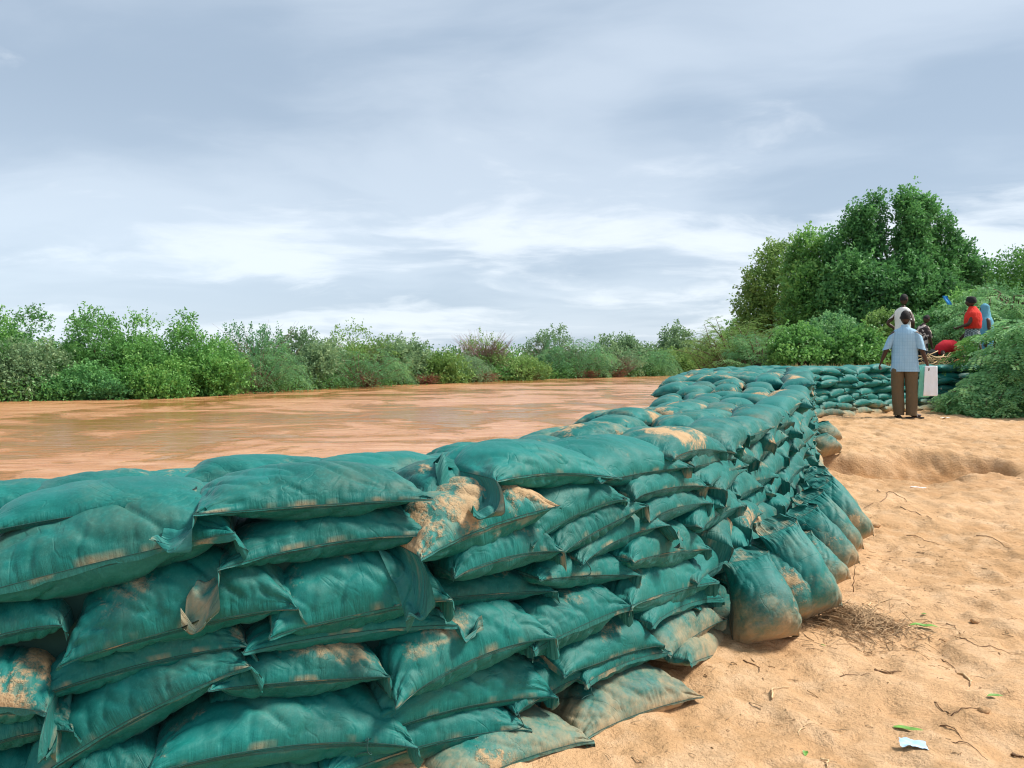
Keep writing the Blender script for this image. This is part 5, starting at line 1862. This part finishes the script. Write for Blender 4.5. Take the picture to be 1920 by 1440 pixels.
# --- the man in the blue checked shirt
pm = at_y(1694, 785, 13.3); pm[2] = gz(pm[0], pm[1])
face = math.atan2(-pm[0], pm[1])         # looks away from the camera, along the wall
MAN_H = 1.80
e, J = person(pm, face, 'man seen from behind in a light blue checked shirt and brown trousers', MAN_H,
              armL=[(-.185, 0, 1.43), (-.275, -.03, 1.17), (-.345, .03, .985)], armR=[(.185, 0, 1.43), (.25, -.02, 1.17), (.335, .02, .93)],
              legL=[(-.10, 0, .88), (-.10, .02, .50), (-.075, .0, .09), (-.02, .12, -.045)], legR=[(.10, 0, .88), (.115, .02, .50), (.12, -.0, .09), (.15, .05, -.045)], build=1.12)
SH = checked_cloth()
TR = cloth('brown_trousers', (.135, .095, .052), .035)
loft('shirt', [(0, .0, 1.555, .060, .062), (0, 0, 1.53, .085, .075), (0, 0, 1.495, .165, .088), (0, 0, 1.44, .205, .112), (0, 0, 1.33, .210, .130), (0, 0, 1.15, .200, .132), (.005, 0, .98, .205, .146), (.01, 0, .86, .215, .152), (.01, 0, .79, .222, .154)], SH, 36, False, .10, 3, e)
for s_, A in ((-1, J['aL']), (1, J['aR'])):
    a, b = np.array(A[0]), np.array(A[1])
    a = a + [-.02 * s_, 0, .035]
    loft('sleeve', [(*(a + [-.05 * s_, 0, .0]), .055, .07, 0, .9 * s_), (*(a + [.02 * s_, 0, -.02]), .075, .085, 0, .6 * s_), (*(a * .5 + b * .5), .075, .085, 0, .3 * s_), (*(a * .12 + b * .88), .070, .078, 0, .25 * s_), (*(b + (b - a) * .02), .072, .080, 0, .25 * s_)], SH, 20, False, .16, 5, e)
loft('collar', [(0, -.002, 1.530, .074, .070), (0, -.002, 1.565, .064, .063), (0, 0, 1.585, .062, .061)], SH, 24, False, 0, 1, e)
for s_, A in ((-1, J['L']), (1, J['R'])):
    a, b, c = [np.array(x) for x in A[:3]]
    loft('trouser_leg', [(s_ * .070, 0, .98, .085, .10), (s_ * .085, 0, .90, .105, .118), (a[0], a[1], .80, .112, .120), (*(a * .5 + b * .5), .103, .108), (*b, .094, .095), (*(b * .5 + c * .5), .092, .092), (c[0], c[1], .10, .086, .088), (c[0], c[1] + .0, .045, .088, .092)], TR, 24, False, .22, 9 + s_, e)
# sandals
for A in (J['L'], J['R']):
    c = np.array(A[2]); d = np.array(A[3])[:2]; d = d / np.linalg.norm(d)
    an = np.linspace(0, 2 * np.pi, 25)[:-1]
    l = .15 * np.cos(an); w = .052 * np.sin(an) * (1 + .12 * np.cos(an))
    X = c[0] + d[0] * (l + .055) - d[1] * w; Y = c[1] + d[1] * (l + .055) + d[0] * w
    co = np.vstack([np.stack([X, Y, np.full(24, -.005)], -1), np.stack([X, Y, np.full(24, .018)], -1)])
    jj = np.arange(24)
    side = np.stack([jj, (jj + 1) % 24, 24 + (jj + 1) % 24, 24 + jj], -1)
    me = bpy.data.meshes.new('sandal')
    me.from_pydata([tuple(v) for v in co], [], [tuple(int(z) for z in f) for f in side] + [tuple(range(24, 48)), tuple(range(23, -1, -1))])
    me.materials.append(simple('sandal_rubber', (.04, .035, .03), .8))
    sdl = obj('sandal', me, e)
    st = tube(np.array([[c[0] - d[1] * .05 + d[0] * .08, c[1] + d[0] * .05 + d[1] * .08, .015], [c[0] + d[0] * .09, c[1] + d[1] * .09, .075], [c[0] + d[1] * .05 + d[0] * .08, c[1] - d[0] * .05 + d[1] * .08, .015]]), .010, 6)
    obj('strap', mesh_np('strap', st[0], [st[1], st[2]], simple('strap_grey', (.25, .24, .22), .7)), sdl)


def folded_sack(name, label, base, w0, w1, h, th, col, seed, rz, n=14, shear=0., stripe=None):
    """a flat stack of folded woven sacks hanging from a hand"""
    m, nn, b = new_mat(name)
    tc = nn.a('ShaderNodeTexCoord').outputs['Object']
    c = nn.mix(nn.noise(tc, 14, 3), tuple(x * .86 for x in col), col)
    nn.L.new(c, b.inputs['Base Color']); b.inputs['Roughness'].default_value = .45
    e2 = empty(name, tuple(base), rz); tag(e2, label, 'sack')
    for lay in range(3):
        u = np.linspace(0, 1, n); v = np.linspace(0, 1, n * 2)
        U, Vv = np.meshgrid(u, v, indexing='ij')
        W = w0 + (w1 - w0) * Vv
        X = (U - .5) * W + shear * Vv + lay * .012
        Z = -Vv * h * (1 - .015 * lay)
        Y = lay * th / 3 + .022 * (fbm(U * 3 + seed, Vv * 4 + lay * 7, 3, seed) - .5) * (0.3 + Vv) + .01 * np.sin(U * np.pi * 3) * Vv
        F = np.stack([X, Y, Z], -1).reshape(-1, 3); K = F.copy(); K[:, 1] += th / 4
        co = np.vstack([F, K]); N_ = len(F); m2 = n * 2
        i = np.arange(n - 1)[:, None] * m2; j = np.arange(m2 - 1)[None]
        q = np.stack([i + j, i + m2 + j, i + m2 + j + 1, i + j + 1], -1).reshape(-1, 4)
        rimi = np.concatenate([np.arange(m2), (np.arange(1, n) * m2 + m2 - 1), ((n - 1) * m2 + np.arange(m2 - 1)[::-1]), (np.arange(1, n - 1)[::-1] * m2)])
        r2 = np.roll(rimi, -1)
        s4 = np.stack([rimi, r2, r2 + N_, rimi + N_], -1)
        obj('folded_sack', mesh_np('folded_sack', co, [np.vstack([q, q[:, ::-1] + N_, s4])], m), e2)
    return e2


ca, sa = math.cos(face), math.sin(face)


def man_pt(x, y, z):
    k = MAN_H / 1.75
    return np.array([pm[0] + (x * ca - y * sa) * k, pm[1] + (x * sa + y * ca) * k, pm[2] + z * k])


folded_sack('white_sacks', 'stack of folded white woven sacks hanging from the right hand of the man in blue', man_pt(.395, .0, .885), .19, .225, .52, .05, (.84, .88, .95), 4, face + .35)
folded_sack('green_sacks', 'light green folded sacks held beside the white ones by the man in blue', man_pt(.285, .035, .87), .10, .17, .53, .03, (.22, .72, .56), 9, face)

# --- the man in the white t-shirt on the bank
pw = at_y(1691, 690, 16.3); pw[2] = max(1.0, gz(pw[0], pw[1]))
e, J = person(pw, R(-62), 'young man in a white t-shirt standing on the bank, hand on hip, looking right', 1.66, armL=[(-.17, 0, 1.38), (-.33, -.08, 1.18), (-.19, .06, 1.02)],
              armR=[(.18, 0, 1.38), (.30, -.08, 1.17), (.19, .08, 1.00)], look=R(0))
WT = cloth('white_tshirt', (.80, .78, .73))
loft('t_shirt', [(0, .01, 1.53, .065, .062), (0, 0, 1.49, .14, .08), (0, 0, 1.43, .195, .105), (0, 0, 1.30, .195, .115), (0, .0, 1.12, .175, .108), (0, 0, .96, .182, .115), (0, 0, .84, .188, .12)], WT, 28, False, .12, 2, e)
for s_, A in ((-1, J['aL']), (1, J['aR'])):
    a, b = np.array(A[0]) + [-.02 * s_, 0, .03], np.array(A[1])
    loft('sleeve', [(*(a + [-.04 * s_, 0, 0]), .05, .065, 0, .9 * s_), (*(a + [.02 * s_, 0, -.02]), .068, .075, 0, .7 * s_), (*(a * .35 + b * .65), .070, .072, 0, .6 * s_)], WT, 18, False, .1, 4, e)
DT = cloth('dark_trousers', (.03, .03, .035))


def trousers(e, J, mat, top=.98, w=.105):
    for s_, A in ((-1, J['L']), (1, J['R'])):
        a, b, c = [np.array(x) for x in A[:3]]
        loft('trouser_leg', [(s_ * .08, 0, top, w, .115), (a[0], a[1], .82, w, .115), (*(a * .5 + b * .5), .095, .10), (*b, .085, .088), (*(b * .5 + c * .5), .080, .082), (c[0], c[1], .07, .078, .08)], mat, 18, False, .15, 3, e)


trousers(e, J, DT)
wb = tube(np.array([[J['aL'][2][0] - .03, J['aL'][2][1], J['aL'][2][2] + .04], [J['aL'][2][0] - .045, J['aL'][2][1] - .01, J['aL'][2][2] + .06]]), .034, 10)
obj('wristband', mesh_np('wristband', wb[0], [wb[1], wb[2]], WT), e)

# --- child in the patterned shirt
pc = at_y(1726, 700, 17.2); pc[2] = .90
e, J = person(pc, R(-70), 'boy in a brown and white patterned shirt standing behind the wall, head bent', 1.40, head=(0, .10, -.02), lean=.12, tilt=-.5,
              armL=[(-.17, .05, 1.38), (-.24, .06, 1.12), (-.23, .16, .88)], armR=[(.17, .06, 1.38), (.23, .06, 1.12), (.2, .18, .90)])
PS = patterned('patterned_shirt', (.62, .50, .44), (.045, .03, .03), 9, .47)
loft('shirt', [(0, .06, 1.52, .066, .062), (0, .06, 1.48, .14, .08), (0, .05, 1.42, .20, .11), (0, .03, 1.28, .205, .12), (0, .01, 1.05, .20, .12), (0, 0, .86, .21, .13), (0, 0, .78, .21, .13)], PS, 26, False, .14, 6, e)
for s_, A in ((-1, J['aL']), (1, J['aR'])):
    a, b = np.array(A[0]) + [-.02 * s_, 0, .03], np.array(A[1])
    loft('sleeve', [(*(a + [-.04 * s_, 0, 0]), .05, .065, 0, .9 * s_), (*(a + [.02 * s_, 0, -.02]), .072, .078, 0, .5 * s_), (*(a * .2 + b * .8), .078, .080, 0, .3 * s_)], PS, 18, False, .1, 4, e)
trousers(e, J, DT)

# --- person bending down in red
pb = at_y(1796, 690, 16.1); pb[2] = 1.02
RED = cloth('red_cloth', (.62, .015, .03))
BLK = cloth('black_cloth', (.012, .012, .014))
V = [(.0, 0, .52, .13), (-.16, 0, .66, .125), (-.34, -.02, .68, .12), (-.47, -.02, .60, .085), (-.54, -.02, .52, .052)]
ch = [V, [4, (-.58, -.02, .47, .050), (-.63, -.02, .41, .085), (-.66, -.02, .36, .08)], [3, (-.46, .15, .50, .05), (-.52, .18, .28, .04), (-.60, .14, .10, .03), (-.63, .12, .04, .028)],
      [3, (-.46, -.17, .50, .05), (-.50, -.20, .28, .04), (-.58, -.16, .10, .03), (-.61, -.15, .04, .028)],
      [0, (.02, .10, .40, .10), (-.10, .14, .25, .075), (.06, .14, .06, .045), (-.06, .15, .03, .035)], [0, (.02, -.10, .40, .10), (-.12, -.14, .26, .075), (.05, -.14, .06, .045), (-.07, -.15, .03, .035)]]
e = empty('person', tuple(pb)); e.scale = (.85, .85, .85); tag(e, 'person bending low behind the wall in a red top and black skirt', 'person')
obj('body', chain_mesh('body', ch, SKIN), e)
loft_r = [(.10, -.0, .58), (-.03, 0, .68), (-.18, 0, .76), (-.33, -.01, .76), (-.46, -.02, .68), (-.54, -.02, .58)]
c = join([tube(np.array([(x, y, z - .06) for x, y, z in loft_r]), np.array([.12, .155, .165, .16, .14, .09]), 20)])
obj('red_top', mesh_np('red_top', c[0], [c[1], c[2]], RED), e)
c = tube(np.array([(.14, 0, .56), (.06, 0, .46), (-.02, 0, .30), (-.08, 0, .12), (-.10, 0, .02)]), np.array([.10, .17, .20, .22, .25]), 20)
obj('black_skirt', mesh_np('black_skirt', c[0], [c[1], c[2]], BLK), e)
c = tube(np.array([(-.60, -.02, .58), (-.66, -.03, .48), (-.70, -.03, .36), (-.66, -.06, .22)]), np.array([.09, .125, .12, .10]), 16)
obj('black_headscarf', mesh_np('black_headscarf', c[0], [c[1], c[2]], BLK), e)

# --- woman in red with a patterned skirt
pr = at_y(1822, 690, 16.2); pr[2] = 1.0
e, J = person(pr, R(60), 'woman in a bright red shawl and grey patterned skirt beside the mesquite', 1.60, lean=.05, armL=[(-.17, 0, 1.38), (-.26, .08, 1.18), (-.15, .25, 1.12)],
              armR=[(.17, 0, 1.38), (.24, .02, 1.13), (.22, .16, .95)])
loft('red_shawl', [(0, .01, 1.60, .060, .065), (0, 0, 1.52, .14, .11), (0, 0, 1.43, .235, .165), (0, .0, 1.30, .255, .19), (0, 0, 1.18, .235, .18), (0, 0, 1.08, .20, .17)], cloth('scarlet_shawl', (.75, .03, .015), .04), 28, False, .25, 3, e)
loft('patterned_skirt', [(0, 0, 1.12, .15, .13), (0, 0, .98, .185, .16), (0, 0, .75, .20, .18), (0, .02, .45, .215, .20), (0, .03, .20, .235, .22), (0, .03, .06, .25, .235)], patterned('skirt_pattern', (.30, .36, .37), (.07, .09, .10), 26, .5, 'check'), 30, False, .18, 8, e)
loft('black_headcloth', [(J['head'][0], J['head'][1] - .01, J['head'][2] + .13, .02, .03), (J['head'][0], J['head'][1] - .01, J['head'][2] + .11, .075, .09), (J['head'][0], J['head'][1] - .015, J['head'][2] + .04, .095, .115), (J['head'][0], J['head'][1] - .03, J['head'][2] - .03, .09, .095)], BLK, 18, True, .1, 2, e)

# --- figure in pale blue further back
pq = at_y(1846, 690, 17.0); pq[2] = 1.0
e, J = person(pq, R(75), 'figure wrapped in pale blue cloth behind the woman in red', 1.50)
BL = cloth('pale_blue_cloth', (.12, .36, .48), .04)
loft('blue_wrap', [(J['head'][0], J['head'][1], J['head'][2] + .14, .03, .03), (J['head'][0], J['head'][1] - .01, J['head'][2] + .08, .095, .11), (J['head'][0], J['head'][1] - .01, J['head'][2] - .05, .10, .11), (0, 0, 1.50, .14, .12), (0, 0, 1.40, .22, .17), (0, 0, 1.1, .24, .2), (0, 0, .8, .23, .2), (0, 0, .4, .24, .22), (0, 0, .08, .27, .25)], BL, 26, True, .2, 5, e)

# things on the bank between them
rgx = np.random.default_rng(3)


def jug(u, v, w, h, col, label, name, cat):
    p = at_y(u, v, 15.9); p[2] = 1.14
    e = empty(name, tuple(p)); tag(e, label, cat)
    mt = simple(name, col, .5, .1)
    loft('container_body', [(0, 0, 0, w * .9, w * .6), (0, 0, .02, w, w * .66), (0, 0, h * .65, w, w * .66), (0, 0, h * .8, w * .75, w * .5), (0, 0, h * .9, w * .3, w * .3)], mt, 20, True, 0, 1, e)
    loft('cap', [(0, 0, h * .9, w * .25, w * .25), (0, 0, h, w * .25, w * .25)], mt, 12, True, 0, 1, e)


jug(1813, 690, .085, .24, (.80, .76, .68), 'white plastic container standing by the woman in red', 'plastic_container', 'container')
jug(1797, 690, .11, .22, (.66, .30, .10), 'orange plastic container on the wall beside the bending person', 'plastic_container', 'container')
p = at_y(1776, 563, 15.2)
n = 9
X, Z = np.meshgrid(np.linspace(-.05, .05, n), np.linspace(-.09, .09, n), indexing='ij')
Y = .02 * np.sin(X * 60) + .02 * np.sin(Z * 30)
F = np.stack([X + Z * -.5, Y, Z], -1).reshape(-1, 3)
i = np.arange(n - 1)[:, None] * n; j = np.arange(n - 1)[None]
q = np.stack([i + j, i + n + j, i + n + j + 1, i + j + 1], -1).reshape(-1, 4)
o = obj('plastic_rag', mesh_np('plastic_rag', F, [q], simple('blue_plastic', (.02, .25, .62), .4)), loc=tuple(p))
tag(o, 'small bright blue plastic rag caught in the branches above the woman in red', 'rag')
